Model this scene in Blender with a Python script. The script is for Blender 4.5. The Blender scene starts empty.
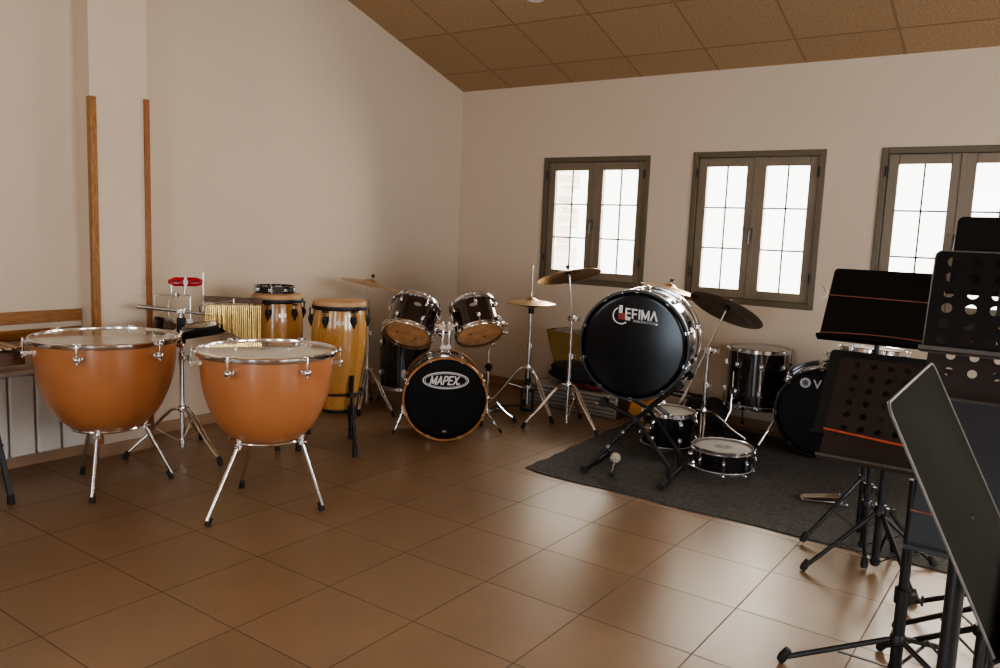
import bpy, bmesh, math, random
from mathutils import Vector, Matrix, Euler
random.seed(7)
PI = math.pi
col = bpy.context.scene.collection
R = math.radians

# ------------------------------------------------------------------ materials
MATS = {}
def nt(name):
    m = bpy.data.materials.new(name); m.use_nodes = True
    return m, m.node_tree, m.node_tree.nodes['Principled BSDF']
def pm(name, c, rough=.5, metal=0., var=.08, scale=30., bump=0., bscale=200., coat=0., spec=.5, trans=0., stretch=(1,1,1)):
    """procedural principled material: base colour broken up by noise, optional bump"""
    m, t, b = nt(name)
    L = t.links; N = t.nodes
    tc = N.new('ShaderNodeTexCoord'); mp = N.new('ShaderNodeMapping'); mp.inputs['Scale'].default_value = stretch
    L.new(tc.outputs['Object'], mp.inputs['Vector'])
    nz = N.new('ShaderNodeTexNoise'); nz.inputs['Scale'].default_value = scale; nz.inputs['Detail'].default_value = 4
    L.new(mp.outputs['Vector'], nz.inputs['Vector'])
    rp = N.new('ShaderNodeValToRGB')
    rp.color_ramp.elements[0].position = .3; rp.color_ramp.elements[1].position = .7
    rp.color_ramp.elements[0].color = (*[max(0, x*(1-var)) for x in c], 1)
    rp.color_ramp.elements[1].color = (*[min(1, x*(1+var)) for x in c], 1)
    L.new(nz.outputs['Fac'], rp.inputs['Fac']); L.new(rp.outputs['Color'], b.inputs['Base Color'])
    b.inputs['Roughness'].default_value = rough; b.inputs['Metallic'].default_value = metal
    b.inputs['Coat Weight'].default_value = coat; b.inputs['Coat Roughness'].default_value = .05
    b.inputs['Specular IOR Level'].default_value = spec
    b.inputs['Transmission Weight'].default_value = trans
    if bump:
        n2 = N.new('ShaderNodeTexNoise'); n2.inputs['Scale'].default_value = bscale; n2.inputs['Detail'].default_value = 3
        L.new(tc.outputs['Object'], n2.inputs['Vector'])
        bp = N.new('ShaderNodeBump'); bp.inputs['Strength'].default_value = bump; bp.inputs['Distance'].default_value = .01
        L.new(n2.outputs['Fac'], bp.inputs['Height']); L.new(bp.outputs['Normal'], b.inputs['Normal'])
    MATS[name] = m
    return m
def wood(name, c1, c2, scale=8., axis='Z', rough=.35, coat=.3, stretch=(14,14,1), dist=3.):
    m, t, b = nt(name); L = t.links; N = t.nodes
    tc = N.new('ShaderNodeTexCoord'); mp = N.new('ShaderNodeMapping'); mp.inputs['Scale'].default_value = stretch
    L.new(tc.outputs['Object'], mp.inputs['Vector'])
    nz = N.new('ShaderNodeTexNoise'); nz.inputs['Scale'].default_value = scale; nz.inputs['Detail'].default_value = 6
    nz.inputs['Distortion'].default_value = dist
    L.new(mp.outputs['Vector'], nz.inputs['Vector'])
    rp = N.new('ShaderNodeValToRGB'); rp.color_ramp.elements[0].position = .38; rp.color_ramp.elements[1].position = .62
    rp.color_ramp.elements[0].color = (*c1, 1); rp.color_ramp.elements[1].color = (*c2, 1)
    L.new(nz.outputs['Fac'], rp.inputs['Fac']); L.new(rp.outputs['Color'], b.inputs['Base Color'])
    b.inputs['Roughness'].default_value = rough; b.inputs['Coat Weight'].default_value = coat
    MATS[name] = m; return m

CHROME = pm('chrome', (.78,.78,.80), .12, 1., .05)
CHROME_D = pm('dull_chrome', (.5,.5,.51), .28, 1., .1)
BLACKM = pm('black_powder_coat', (.012,.012,.013), .42, 0., .2, spec=.4)
RUBBER = pm('black_rubber', (.010,.010,.010), .7, 0., .2, bump=.1)
LACQ = pm('black_lacquer', (.010,.008,.009), .12, 0., .2, coat=.8)
LACQ_R = pm('dark_wine_lacquer', (.022,.010,.010), .15, 0., .3, coat=.8)
LACQ_B = pm('black_lacquer_cool_sheen', (.012,.014,.020), .22, 0., .2, coat=.6)  # blue tint paints cool reflections onto a black shell
HEADW = pm('coated_white_head', (.60,.58,.55), .55, 0., .06, 12, bump=.08, bscale=400)
HEADT = pm('translucent_timpani_head', (.60,.56,.52), .10, 0., .06, 6, coat=.6)
HEADA = pm('amber_head', (.82,.46,.22), .32, 0., .22, 14)
HOOPK = pm('satin_black_hoop', (.010,.010,.011), .4, 0., .1)
HEADK = pm('black_head', (.003,.003,.0032), .55, 0., .2, 8, bump=.03, spec=.2)
HEADE = pm('glossy_black_head', (.003,.0045,.007), .15, 0., .1, 8, spec=.32)
SKIN = pm('natural_skin_head', (.55,.33,.17), .5, 0., .15, 10)
ORANGE = pm('orange_fibreglass', (.44,.170,.066), .32, 0., .10, 4, coat=.35)
AMBERW = wood('amber_hoop_wood', (.30,.12,.03), (.48,.21,.06), 6, stretch=(3,3,3))
BRASS = pm('cymbal_bronze', (.52,.35,.20), .36, .85, .16, 18)
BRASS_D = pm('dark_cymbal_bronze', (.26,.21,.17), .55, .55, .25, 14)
GOLD = pm('gold_chime_metal', (.86,.66,.28), .22, 1., .08)
RED = pm('red_plastic', (.46,.010,.020), .3, 0., .1, coat=.4)
WHITEP = pm('white_print', (.75,.75,.75), .5, 0., .05)
GREYP = pm('grey_print', (.42,.42,.43), .5, 0., .05)
REDP = pm('red_print', (.25,.02,.015), .5, 0., .1)
SILVERB = pm('silver_badge', (.45,.44,.40), .35, .6, .1)
FELT = pm('cream_felt', (.60,.53,.42), .9, 0., .12, 60, bump=.3)
BELL = pm('brown_steel_bell', (.22,.16,.11), .35, .8, .3, 10)
BELLS = pm('satin_silver_gold_bell', (.55,.46,.33), .25, 1., .15, 10)
ROSE = wood('dark_rosewood', (.05,.022,.012), (.13,.06,.03), 4, stretch=(3,3,14))
OCHRE = pm('mustard_fabric', (.24,.145,.035), .7, 0., .12, 12, bump=.1)
YELLOW = pm('orange_yellow_plastic', (.55,.24,.03), .55, 0., .15, 8, bump=.1)
BAGM = pm('black_nylon', (.012,.012,.014), .75, 0., .3, 20, bump=.6, bscale=30)
REDC = pm('dark_red_cloth', (.09,.010,.014), .8, 0., .3, 20, bump=.4, bscale=40)
GREYCASE = pm('silver_case_metal', (.42,.40,.37), .38, .55, .12, 5, stretch=(1,1,6))
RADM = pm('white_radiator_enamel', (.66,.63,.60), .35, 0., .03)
ORCORD = pm('orange_elastic', (.45,.085,.035), .6, 0., .15)
BRCORD = pm('faded_orange_elastic', (.22,.085,.05), .6, 0., .2)
DESKB = pm('brown_black_desk_metal', (.030,.020,.017), .55, 0., .15, 5, spec=.22)
DESKK = pm('black_desk_metal', (.007,.006,.006), .5, 0., .15, 5, spec=.16)
DESKG = pm('worn_grey_black_desk_metal', (.017,.016,.013), .85, 0., .3, 3, spec=.03)
LEDGE = pm('ledge_highlight_grey', (.07,.06,.055), .5, 0., .1)  # lighter grey paints the highlight along the perforated desks' ledges
DESKN = pm('blue_black_desk_metal', (.020,.021,.026), .45, 0., .15, 5, spec=.35)
EDGEG = pm('grey_desk_edge', (.14,.13,.12), .5, .2, .1)  # lighter grey than the desk plates
BRONZE = pm('bronze_olive_frame', (.215,.170,.118), .42, 0., .08, 3, bump=.03)
BRONZE_D = pm('dark_bronze_frame', (.125,.098,.062), .42, 0., .08, 3)
DARKMET = pm('dark_window_hardware', (.03,.027,.022), .4, .5, .1)
OAK = wood('varnished_oak', (.22,.085,.020), (.42,.20,.065), 5, stretch=(16,16,1.2))
OAKH = wood('varnished_oak_horizontal', (.22,.085,.020), (.38,.17,.05), 5, stretch=(16,1.2,16))
REDOAK = wood('reddish_oak', (.22,.075,.025), (.36,.145,.055), 5, stretch=(16,16,1.2))

def conga_wood():
    m, t, b = nt('honey_conga_staves'); L = t.links; N = t.nodes
    tc = N.new('ShaderNodeTexCoord'); sx = N.new('ShaderNodeSeparateXYZ'); L.new(tc.outputs['Object'], sx.inputs[0])
    at = N.new('ShaderNodeMath'); at.operation = 'ARCTAN2'; L.new(sx.outputs['Y'], at.inputs[0]); L.new(sx.outputs['X'], at.inputs[1])
    mu = N.new('ShaderNodeMath'); mu.operation = 'MULTIPLY'; mu.inputs[1].default_value = 16/(2*PI); L.new(at.outputs[0], mu.inputs[0])
    fl = N.new('ShaderNodeMath'); fl.operation = 'FLOOR'; L.new(mu.outputs[0], fl.inputs[0])
    wn = N.new('ShaderNodeTexWhiteNoise'); wn.noise_dimensions = '1D'; L.new(fl.outputs[0], wn.inputs['W'])
    mp = N.new('ShaderNodeMapping'); mp.inputs['Scale'].default_value = (22,22,1.5); L.new(tc.outputs['Object'], mp.inputs['Vector'])
    nz = N.new('ShaderNodeTexNoise'); nz.inputs['Scale'].default_value = 5; nz.inputs['Distortion'].default_value = 2; L.new(mp.outputs['Vector'], nz.inputs['Vector'])
    mx = N.new('ShaderNodeMath'); mx.operation = 'MULTIPLY_ADD'; mx.inputs[1].default_value = .45; L.new(wn.outputs['Value'], mx.inputs[0]); 
    m2 = N.new('ShaderNodeMath'); m2.operation = 'MULTIPLY'; m2.inputs[1].default_value = .6; L.new(nz.outputs['Fac'], m2.inputs[0]); L.new(m2.outputs[0], mx.inputs[2])
    rp = N.new('ShaderNodeValToRGB'); rp.color_ramp.elements[0].position = .15; rp.color_ramp.elements[1].position = .8
    rp.color_ramp.elements[0].color = (.34,.16,.040,1); rp.color_ramp.elements[1].color = (.62,.34,.115,1)
    L.new(mx.outputs[0], rp.inputs['Fac']); L.new(rp.outputs['Color'], b.inputs['Base Color'])
    b.inputs['Roughness'].default_value = .22; b.inputs['Coat Weight'].default_value = .6
    return m
CONGAW = conga_wood()

def wall_mat(name, c):
    m, t, b = nt(name); L = t.links; N = t.nodes
    tc = N.new('ShaderNodeTexCoord')
    n1 = N.new('ShaderNodeTexNoise'); n1.inputs['Scale'].default_value = .9; n1.inputs['Detail'].default_value = 3; L.new(tc.outputs['Object'], n1.inputs['Vector'])
    rp = N.new('ShaderNodeValToRGB'); rp.color_ramp.elements[0].color = (*[x*.95 for x in c],1); rp.color_ramp.elements[1].color = (*[x*1.03 for x in c],1)
    L.new(n1.outputs['Fac'], rp.inputs['Fac']); L.new(rp.outputs['Color'], b.inputs['Base Color'])
    n2 = N.new('ShaderNodeTexNoise'); n2.inputs['Scale'].default_value = 120; n2.inputs['Detail'].default_value = 4; L.new(tc.outputs['Object'], n2.inputs['Vector'])
    bp = N.new('ShaderNodeBump'); bp.inputs['Strength'].default_value = .12; bp.inputs['Distance'].default_value = .004
    L.new(n2.outputs['Fac'], bp.inputs['Height']); L.new(bp.outputs['Normal'], b.inputs['Normal'])
    b.inputs['Roughness'].default_value = .75; b.inputs['Specular IOR Level'].default_value = .25
    return m
WALL = wall_mat('warm_white_plaster', (.655,.555,.445))

def floor_mat():
    m, t, b = nt('tan_stoneware_tiles'); L = t.links; N = t.nodes
    tc = N.new('ShaderNodeTexCoord'); mp = N.new('ShaderNodeMapping')
    mp.inputs['Location'].default_value = (2.745+4.5, -3.92+4.5, 0)
    L.new(tc.outputs['Object'], mp.inputs['Vector'])
    br = N.new('ShaderNodeTexBrick'); br.offset = 0; br.squash = 1
    br.inputs['Scale'].default_value = 1; br.inputs['Brick Width'].default_value = .45; br.inputs['Row Height'].default_value = .45
    br.inputs['Mortar Size'].default_value = .0028; br.inputs['Mortar Smooth'].default_value = .2; br.inputs['Bias'].default_value = 0
    br.inputs['Color1'].default_value = (.225,.140,.076,1); br.inputs['Color2'].default_value = (.260,.162,.092,1); br.inputs['Mortar'].default_value = (.11,.066,.04,1)
    L.new(mp.outputs['Vector'], br.inputs['Vector'])
    nz = N.new('ShaderNodeTexNoise'); nz.inputs['Scale'].default_value = 3.5; nz.inputs['Detail'].default_value = 7; nz.inputs['Roughness'].default_value = .65; L.new(tc.outputs['Object'], nz.inputs['Vector'])
    rp = N.new('ShaderNodeValToRGB'); rp.color_ramp.elements[0].position = .3; rp.color_ramp.elements[1].position = .72
    rp.color_ramp.elements[0].color = (.84,.84,.86,1); rp.color_ramp.elements[1].color = (1.08,1.08,1.06,1); L.new(nz.outputs['Fac'], rp.inputs['Fac'])
    mx = N.new('ShaderNodeMix'); mx.data_type = 'RGBA'; mx.blend_type = 'MULTIPLY'; mx.inputs[0].default_value = 1
    L.new(br.outputs['Color'], mx.inputs[6]); L.new(rp.outputs['Color'], mx.inputs[7]); L.new(mx.outputs[2], b.inputs['Base Color'])
    r2 = N.new('ShaderNodeMapRange'); r2.inputs[3].default_value = .28; r2.inputs[4].default_value = .42; L.new(nz.outputs['Fac'], r2.inputs[0])
    ra = N.new('ShaderNodeMath'); ra.operation = 'MULTIPLY_ADD'; ra.inputs[1].default_value = .4; L.new(br.outputs['Fac'], ra.inputs[0]); L.new(r2.outputs[0], ra.inputs[2])
    L.new(ra.outputs[0], b.inputs['Roughness'])
    bp = N.new('ShaderNodeBump'); bp.inputs['Strength'].default_value = .5; bp.inputs['Distance'].default_value = .003; bp.invert = True
    L.new(br.outputs['Fac'], bp.inputs['Height']); L.new(bp.outputs['Normal'], b.inputs['Normal'])
    b.inputs['Specular IOR Level'].default_value = .75
    return m
FLOOR = floor_mat()

def ceil_mat():
    m, t, b = nt('speckled_ceiling_tiles'); L = t.links; N = t.nodes
    tc = N.new('ShaderNodeTexCoord'); 
    br = N.new('ShaderNodeTexBrick'); br.offset = 0; br.squash = 1
    mp = N.new('ShaderNodeMapping'); mp.inputs['Location'].default_value = (.653-.553, .62-.33, 0); L.new(tc.outputs['Object'], mp.inputs['Vector'])
    br.inputs['Scale'].default_value = 1; br.inputs['Brick Width'].default_value = .653; br.inputs['Row Height'].default_value = .62
    br.inputs['Mortar Size'].default_value = .010; br.inputs['Mortar Smooth'].default_value = .1; br.inputs['Bias'].default_value = 0
    br.inputs['Color1'].default_value = (.44,.300,.180,1); br.inputs['Color2'].default_value = (.48,.335,.205,1); br.inputs['Mortar'].default_value = (.31,.205,.12,1)
    L.new(mp.outputs['Vector'], br.inputs['Vector'])
    nz = N.new('ShaderNodeTexNoise'); nz.inputs['Scale'].default_value = 75; nz.inputs['Detail'].default_value = 5; nz.inputs['Roughness'].default_value = .7; L.new(tc.outputs['Object'], nz.inputs['Vector'])
    rp = N.new('ShaderNodeValToRGB'); rp.color_ramp.elements[0].position = .36; rp.color_ramp.elements[1].position = .64
    rp.color_ramp.elements[0].color = (.70,.67,.63,1); rp.color_ramp.elements[1].color = (1.16,1.16,1.16,1); L.new(nz.outputs['Fac'], rp.inputs['Fac'])
    mx = N.new('ShaderNodeMix'); mx.data_type = 'RGBA'; mx.blend_type = 'MULTIPLY'
    sb = N.new('ShaderNodeMath'); sb.operation = 'SUBTRACT'; sb.inputs[0].default_value = 1; L.new(br.outputs['Fac'], sb.inputs[1]); L.new(sb.outputs[0], mx.inputs[0])
    L.new(br.outputs['Color'], mx.inputs[6]); L.new(rp.outputs['Color'], mx.inputs[7]); L.new(mx.outputs[2], b.inputs['Base Color'])
    b.inputs['Roughness'].default_value = .9; b.inputs['Specular IOR Level'].default_value = .1
    bp = N.new('ShaderNodeBump'); bp.inputs['Strength'].default_value = .3; bp.inputs['Distance'].default_value = .006
    L.new(nz.outputs['Fac'], bp.inputs['Height']); L.new(bp.outputs['Normal'], b.inputs['Normal'])
    return m
CEIL = ceil_mat()

def mat_mat():
    return pm('charcoal_carpet', (.085,.080,.077), .85, 0., .35, 45, bump=.5, bscale=350, spec=.3)
CARPET = mat_mat()
def brick_mat():
    m, t, b = nt('overexposed_brick'); L = t.links; N = t.nodes
    tc = N.new('ShaderNodeTexCoord'); mp = N.new('ShaderNodeMapping'); mp.inputs['Rotation'].default_value = (PI/2,0,0); L.new(tc.outputs['Object'], mp.inputs['Vector'])
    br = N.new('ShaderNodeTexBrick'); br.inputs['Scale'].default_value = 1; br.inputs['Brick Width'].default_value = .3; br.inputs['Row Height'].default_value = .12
    br.inputs['Mortar Size'].default_value = .014; br.inputs['Color1'].default_value = (.74,.58,.46,1); br.inputs['Color2'].default_value = (.9,.82,.74,1); br.inputs['Mortar'].default_value = (.95,.95,.93,1)  # overexposure is painted in: brick and mortar colours made pale
    L.new(mp.outputs['Vector'], br.inputs['Vector']); L.new(br.outputs['Color'], b.inputs['Base Color']); b.inputs['Roughness'].default_value = .9
    return m
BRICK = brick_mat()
def glass_mat():
    m = bpy.data.materials.new('clear_window_glass'); m.use_nodes = True; t = m.node_tree; t.nodes.clear(); N = t.nodes; L = t.links
    o = N.new('ShaderNodeOutputMaterial'); tr = N.new('ShaderNodeBsdfTransparent'); gl = N.new('ShaderNodeBsdfGlossy'); gl.inputs['Roughness'].default_value = .02
    tr.inputs['Color'].default_value = (.96,.97,.97,1)
    fr = N.new('ShaderNodeFresnel'); fr.inputs['IOR'].default_value = 1.4; mx = N.new('ShaderNodeMixShader')
    L.new(fr.outputs[0], mx.inputs[0]); L.new(tr.outputs[0], mx.inputs[1]); L.new(gl.outputs[0], mx.inputs[2]); L.new(mx.outputs[0], o.inputs[0])
    return m
GLASS = glass_mat()

# ------------------------------------------------------------------ mesh builder
def frame(d):
    d = Vector(d).normalized()
    a = Vector((0,0,1)) if abs(d.z) < .95 else Vector((1,0,0))
    x = a.cross(d).normalized(); y = d.cross(x)
    return x, y, d
class MB:
    def __init__(s): s.v = []; s.f = []; s.M = Matrix.Identity(4)
    def add(s, vs, fs):
        o = len(s.v); s.v += [s.M @ Vector(p) for p in vs]; s.f += [tuple(o+i for i in f) for f in fs]; return s
    def box(s, c, d, rz=0, rot=None):
        m = Matrix.Translation(c) @ (Euler(rot).to_matrix().to_4x4() if rot else Matrix.Rotation(rz,4,'Z'))
        x,y,z = d[0]/2,d[1]/2,d[2]/2
        vs = [m @ Vector(p) for p in ((-x,-y,-z),(x,-y,-z),(x,y,-z),(-x,y,-z),(-x,-y,z),(x,-y,z),(x,y,z),(-x,y,z))]
        return s.add(vs, [(0,3,2,1),(4,5,6,7),(0,1,5,4),(1,2,6,5),(2,3,7,6),(3,0,4,7)])
    def bar(s, p0, p1, w, h):
        p0 = Vector(p0); p1 = Vector(p1); x,y,d = frame(p1-p0); vs = []
        for p in (p0,p1):
            for a,b in ((-1,-1),(1,-1),(1,1),(-1,1)): vs.append(p + x*a*w/2 + y*b*h/2)
        return s.add(vs, [(3,2,1,0),(4,5,6,7),(0,1,5,4),(1,2,6,5),(2,3,7,6),(3,0,4,7)])
    def cyl(s, p0, p1, r0, r1=None, n=14):
        if r1 is None: r1 = r0
        p0 = Vector(p0); p1 = Vector(p1); x,y,d = frame(p1-p0); vs = []
        for p,r in ((p0,r0),(p1,r1)):
            for i in range(n):
                a = 2*PI*i/n; vs.append(p + x*math.cos(a)*r + y*math.sin(a)*r)
        fs = [(i,(i+1)%n,n+(i+1)%n,n+i) for i in range(n)] + [tuple(range(n-1,-1,-1)), tuple(range(n,2*n))]
        return s.add(vs, fs)
    def tube(s, pts, r, n=10, closed=False):
        pts = [Vector(p) for p in pts]; k = len(pts); rings = []; px = None
        for i,p in enumerate(pts):
            if closed: d = pts[(i+1)%k]-pts[i-1]
            else: d = pts[min(i+1,k-1)]-pts[max(i-1,0)]
            x,y,d = frame(d)
            if px is not None:
                x = (px - d*px.dot(d)).normalized(); y = d.cross(x)
            px = x; rr = r[i] if isinstance(r,(list,tuple)) else r
            rings.append([p + x*math.cos(2*PI*j/n)*rr + y*math.sin(2*PI*j/n)*rr for j in range(n)])
        vs = [q for g in rings for q in g]; fs = []
        for i in range(k if closed else k-1):
            a = i*n; b = ((i+1)%k)*n
            for j in range(n): fs.append((a+j, a+(j+1)%n, b+(j+1)%n, b+j))
        if not closed: fs += [tuple(range(n-1,-1,-1)), tuple((k-1)*n+j for j in range(n))]
        return s.add(vs, fs)
    def lathe(s, prof, n=48, closed=False):
        """prof: (r,z) list; r==0 ends are closed to a point"""
        vs = []; idx = []
        for r,z in prof:
            if r < 1e-6: idx.append([len(vs)]*n); vs.append((0,0,z))
            else:
                idx.append(list(range(len(vs), len(vs)+n)))
                vs += [(r*math.cos(2*PI*i/n), r*math.sin(2*PI*i/n), z) for i in range(n)]
        fs = []; P = len(prof)
        for k in range(P if closed else P-1):
            a = idx[k]; b = idx[(k+1)%P]
            for i in range(n):
                j = (i+1)%n; q = []
                for w in (a[i],a[j],b[j],b[i]):
                    if w not in q: q.append(w)
                if len(q) > 2: fs.append(tuple(q))
        return s.add(vs, fs)
    def ring(s, R0, r, z=0, n=48, m=8):
        return s.lathe([(R0+r*math.cos(2*PI*k/m), z+r*math.sin(2*PI*k/m)) for k in range(m)], n, True)
    def ball(s, c, r, n=16):
        if not isinstance(r,(tuple,list)): r = (r,r,r)
        c = Vector(c); M0 = s.M; s.M = M0 @ Matrix.Translation(c) @ Matrix.Diagonal((*r,1))
        s.lathe([(math.sin(PI*k/10), -math.cos(PI*k/10)) for k in range(11)], n); s.M = M0; return s
    def prism(s, poly, z0, z1):
        n = len(poly); vs = [(x,y,z0) for x,y in poly] + [(x,y,z1) for x,y in poly]
        return s.add(vs, [tuple(range(n-1,-1,-1)), tuple(range(n,2*n))] + [(i,(i+1)%n,n+(i+1)%n,n+i) for i in range(n)])
    def build(s, name, mat, parent=None, ang=38, bevel=0):
        me = bpy.data.meshes.new(name); me.from_pydata([tuple(v) for v in s.v], [], s.f); me.update()
        bm = bmesh.new(); bm.from_mesh(me); bmesh.ops.recalc_face_normals(bm, faces=bm.faces); bm.to_mesh(me); bm.free()
        me.polygons.foreach_set('use_smooth', [True]*len(me.polygons)); me.set_sharp_from_angle(angle=R(ang))
        me.materials.append(mat)
        o = bpy.data.objects.new(name, me); col.objects.link(o)
        if parent is not None: o.parent = parent
        if bevel:
            bv = o.modifiers.new('bevel','BEVEL'); bv.width = bevel; bv.segments = 2; bv.limit_method = 'ANGLE'; bv.harden_normals = False
        return o
def inst(o, name=None, parent=None, rz=0, loc=(0,0,0)):
    c = o.copy(); col.objects.link(c); c.parent = parent if parent is not None else o.parent
    c.location = loc; c.rotation_euler = (0,0,rz)
    return c
def tag(o, label=None, cat=None, group=None, kind=None):
    if label: o['label'] = label
    if cat: o['category'] = cat
    if group: o['group'] = group
    if kind: o['kind'] = kind
    return o
def thing(name, label, cat, loc=(0,0,0), rot=(0,0,0), group=None):
    o = bpy.data.objects.new(name, None); col.objects.link(o); o.empty_display_size = .05
    o.location = loc; o.rotation_euler = rot
    return tag(o, label, cat, group)
def axis_rot(u, spin=0):
    """euler that brings local +Z to direction u, then spun about it; local +Y stays as near world up as it can"""
    u = Vector(u).normalized(); q = u.to_track_quat('Z','Y')
    return (q.to_matrix() @ Matrix.Rotation(spin,3,'Z')).to_euler()
def text_mesh(name, body, size, mat, parent, M, extrude=.0004, shear=0., spacing=1., width=None):
    cu = bpy.data.curves.new('t','FONT'); cu.body = body; cu.size = size; cu.extrude = extrude
    cu.align_x = 'CENTER'; cu.align_y = 'CENTER'; cu.shear = shear; cu.space_character = spacing; cu.offset = size*.011
    tmp = bpy.data.objects.new('t', cu); col.objects.link(tmp)
    bpy.context.view_layer.update()
    me = bpy.data.meshes.new_from_object(tmp.evaluated_get(bpy.context.evaluated_depsgraph_get()))
    bpy.data.objects.remove(tmp)
    if width:
        xs = [v.co.x for v in me.vertices]; k = width/(max(xs)-min(xs))
        for v in me.vertices: v.co.x *= k
    me.transform(M); me.materials.clear(); me.materials.append(mat); me.name = name
    o = bpy.data.objects.new(name, me); col.objects.link(o); o.parent = parent
    return o

GLYPH = {'E':(.62,[((0,0),(0,1)),((-.05,1),(.6,1)),((0,.5),(.55,.5)),((-.05,0),(.6,0))]),'F':(.58,[((0,0),(0,1)),((-.05,1),(.58,1)),((0,.48),(.5,.48))]),
 'I':(.12,[((.05,0),(.05,1))]),'M':(.92,[((0,0),(0,1)),((0,1),(.45,.12)),((.45,.12),(.9,1)),((.9,1),(.9,0))]),'N':(.8,[((0,0),(0,1)),((0,1),(.75,0)),((.75,0),(.75,1))]),
 'A':(.82,[((0,0),(.4,1)),((.4,1),(.82,0)),((.16,.32),(.66,.32))]),'V':(.82,[((0,1),(.4,0)),((.4,0),(.82,1))]),'^':(.82,[((0,0),(.42,1)),((.42,1),(.84,0))]),
 'P':(.62,[((0,0),(0,1)),((0,1),(.45,1)),((.45,1),(.6,.84)),((.6,.86),(.6,.62)),((.6,.64),(.45,.46)),((.45,.46),(0,.46))]),
 'X':(.7,[((0,0),(.7,1)),((0,1),(.7,0))]),'.':(.1,[((.02,0),(.02,.14))])}
def strokes(name, body, height, width, z, mat, parent, cx, cy, wt=.17, shear=0., gap=.30, slope=0.):
    m = MB(); x = 0; segs = []
    for chh in body:
        w_, st_ = GLYPH[chh]
        for a,b in st_: segs.append(((a[0]+x,a[1]),(b[0]+x,b[1])))
        x += w_+gap
    tot = x-gap; k = width/tot
    for i,(a,b) in enumerate(segs):
        pa = [((p[0]-tot/2)*k + shear*(p[1]-.5)*height, (p[1]-.5)*height) for p in (a,b)]
        A_ = Vector((cx+pa[0][0], cy+pa[0][1]+slope*pa[0][0], z+i*.00002)); B_ = Vector((cx+pa[1][0], cy+pa[1][1]+slope*pa[1][0], z+i*.00002))
        d_ = (B_-A_).normalized()*wt*height*.35; n_ = Vector((-(B_-A_).y,(B_-A_).x,0)).normalized()*wt*height*.5
        m.add([A_-d_-n_,B_+d_-n_,B_+d_+n_,A_-d_+n_],[(0,1,2,3)])
    return m.build(name, mat, parent)

# ------------------------------------------------------------------ camera
cam = bpy.data.cameras.new('camera'); camo = bpy.data.objects.new('camera', cam); col.objects.link(camo)
yaw, pitch, roll, H = -.6172, .1271, .0407, 1.4404
F = Vector((math.sin(yaw)*math.cos(pitch), math.cos(yaw)*math.cos(pitch), -math.sin(pitch)))
Rv = Vector((math.cos(yaw), -math.sin(yaw), 0)); U = Rv.cross(F)
R2 = Rv*math.cos(roll) + U*math.sin(roll); U2 = -Rv*math.sin(roll) + U*math.cos(roll)
mw = Matrix(((R2.x,U2.x,-F.x,0),(R2.y,U2.y,-F.y,0),(R2.z,U2.z,-F.z,H),(0,0,0,1)))
camo.matrix_world = mw; cam.sensor_width = 36; cam.lens = 28.804; cam.clip_start = .05
bpy.context.scene.camera = camo

# ------------------------------------------------------------------ room shell
X0, X1, Y0, Y1 = -4.9, 3.4, -1.6, 6.14      # Y1 = window wall
SL, ZC = .3094, 2.744
def zc(y): return ZC + SL*(Y1-y)
def struct(o, label=None): return tag(o, label, None, None, 'structure')
m = MB(); m.box(((X0+X1)/2,(Y0+Y1)/2+.1,-.05),(X1-X0+.6,Y1-Y0+.8,.1)); struct(m.build('floor', FLOOR), 'tan stoneware tiled floor')
# wall_left with the pilaster standing out of it
def side_wall(x0, x1):
    m = MB(); a, b = Y0-.2, Y1+.25
    m.add([(x0,a,0),(x1,a,0),(x1,b,0),(x0,b,0),(x0,a,zc(a)+.05),(x1,a,zc(a)+.05),(x1,b,zc(b)+.05),(x0,b,zc(b)+.05)],
          [(0,3,2,1),(4,5,6,7),(0,1,5,4),(1,2,6,5),(2,3,7,6),(3,0,4,7)]); return m
PX, PY0, PY1, XN = -4.625, 2.415, 2.765, -4.775
m = side_wall(X0-.2, X0); struct(m.build('wall_left', WALL), 'long plastered side wall')
m = MB(); a = Y0-.2; m.add([(X0-.01,a,0),(XN,a,0),(XN,PY0,0),(X0-.01,PY0,0),(X0-.01,a,zc(a)+.05),(XN,a,zc(a)+.05),(XN,PY0,zc(PY0)+.05),(X0-.01,PY0,zc(PY0)+.05)],
      [(0,3,2,1),(4,5,6,7),(0,1,5,4),(1,2,6,5),(2,3,7,6),(3,0,4,7)]); struct(m.build('wall_left_near', WALL), 'thicker stretch of the side wall behind the radiator')
m = MB()
m.add([(X0-.05,PY0,0),(PX,PY0,0),(PX,PY1,0),(X0-.05,PY1,0),(X0-.05,PY0,zc(PY0)),(PX,PY0,zc(PY0)),(PX,PY1,zc(PY1)),(X0-.05,PY1,zc(PY1))],
      [(0,3,2,1),(4,5,6,7),(0,1,5,4),(1,2,6,5),(2,3,7,6),(3,0,4,7)])
struct(m.build('wall_pilaster', WALL), 'white pilaster edged with two wooden strips')
m = MB(); RO = [(.6,2.0),(2.8,4.2)]
def slab(y0,y1,z0,z1a,z1b): m.add([(X1,y0,z0),(X1+.2,y0,z0),(X1+.2,y1,z0),(X1,y1,z0),(X1,y0,z1a),(X1+.2,y0,z1a),(X1+.2,y1,z1b),(X1,y1,z1b)],[(0,3,2,1),(4,5,6,7),(0,1,5,4),(1,2,6,5),(2,3,7,6),(3,0,4,7)])
ys = Y0-.2
for a,b in RO: slab(ys,a,0,zc(ys)+.05,zc(a)+.05); slab(a,b,0,.8,.8); slab(a,b,2.2,zc(a)+.05,zc(b)+.05); ys = b
slab(ys,Y1+.25,0,zc(ys)+.05,zc(Y1+.25)+.05)
struct(m.build('wall_right', WALL))
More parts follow.
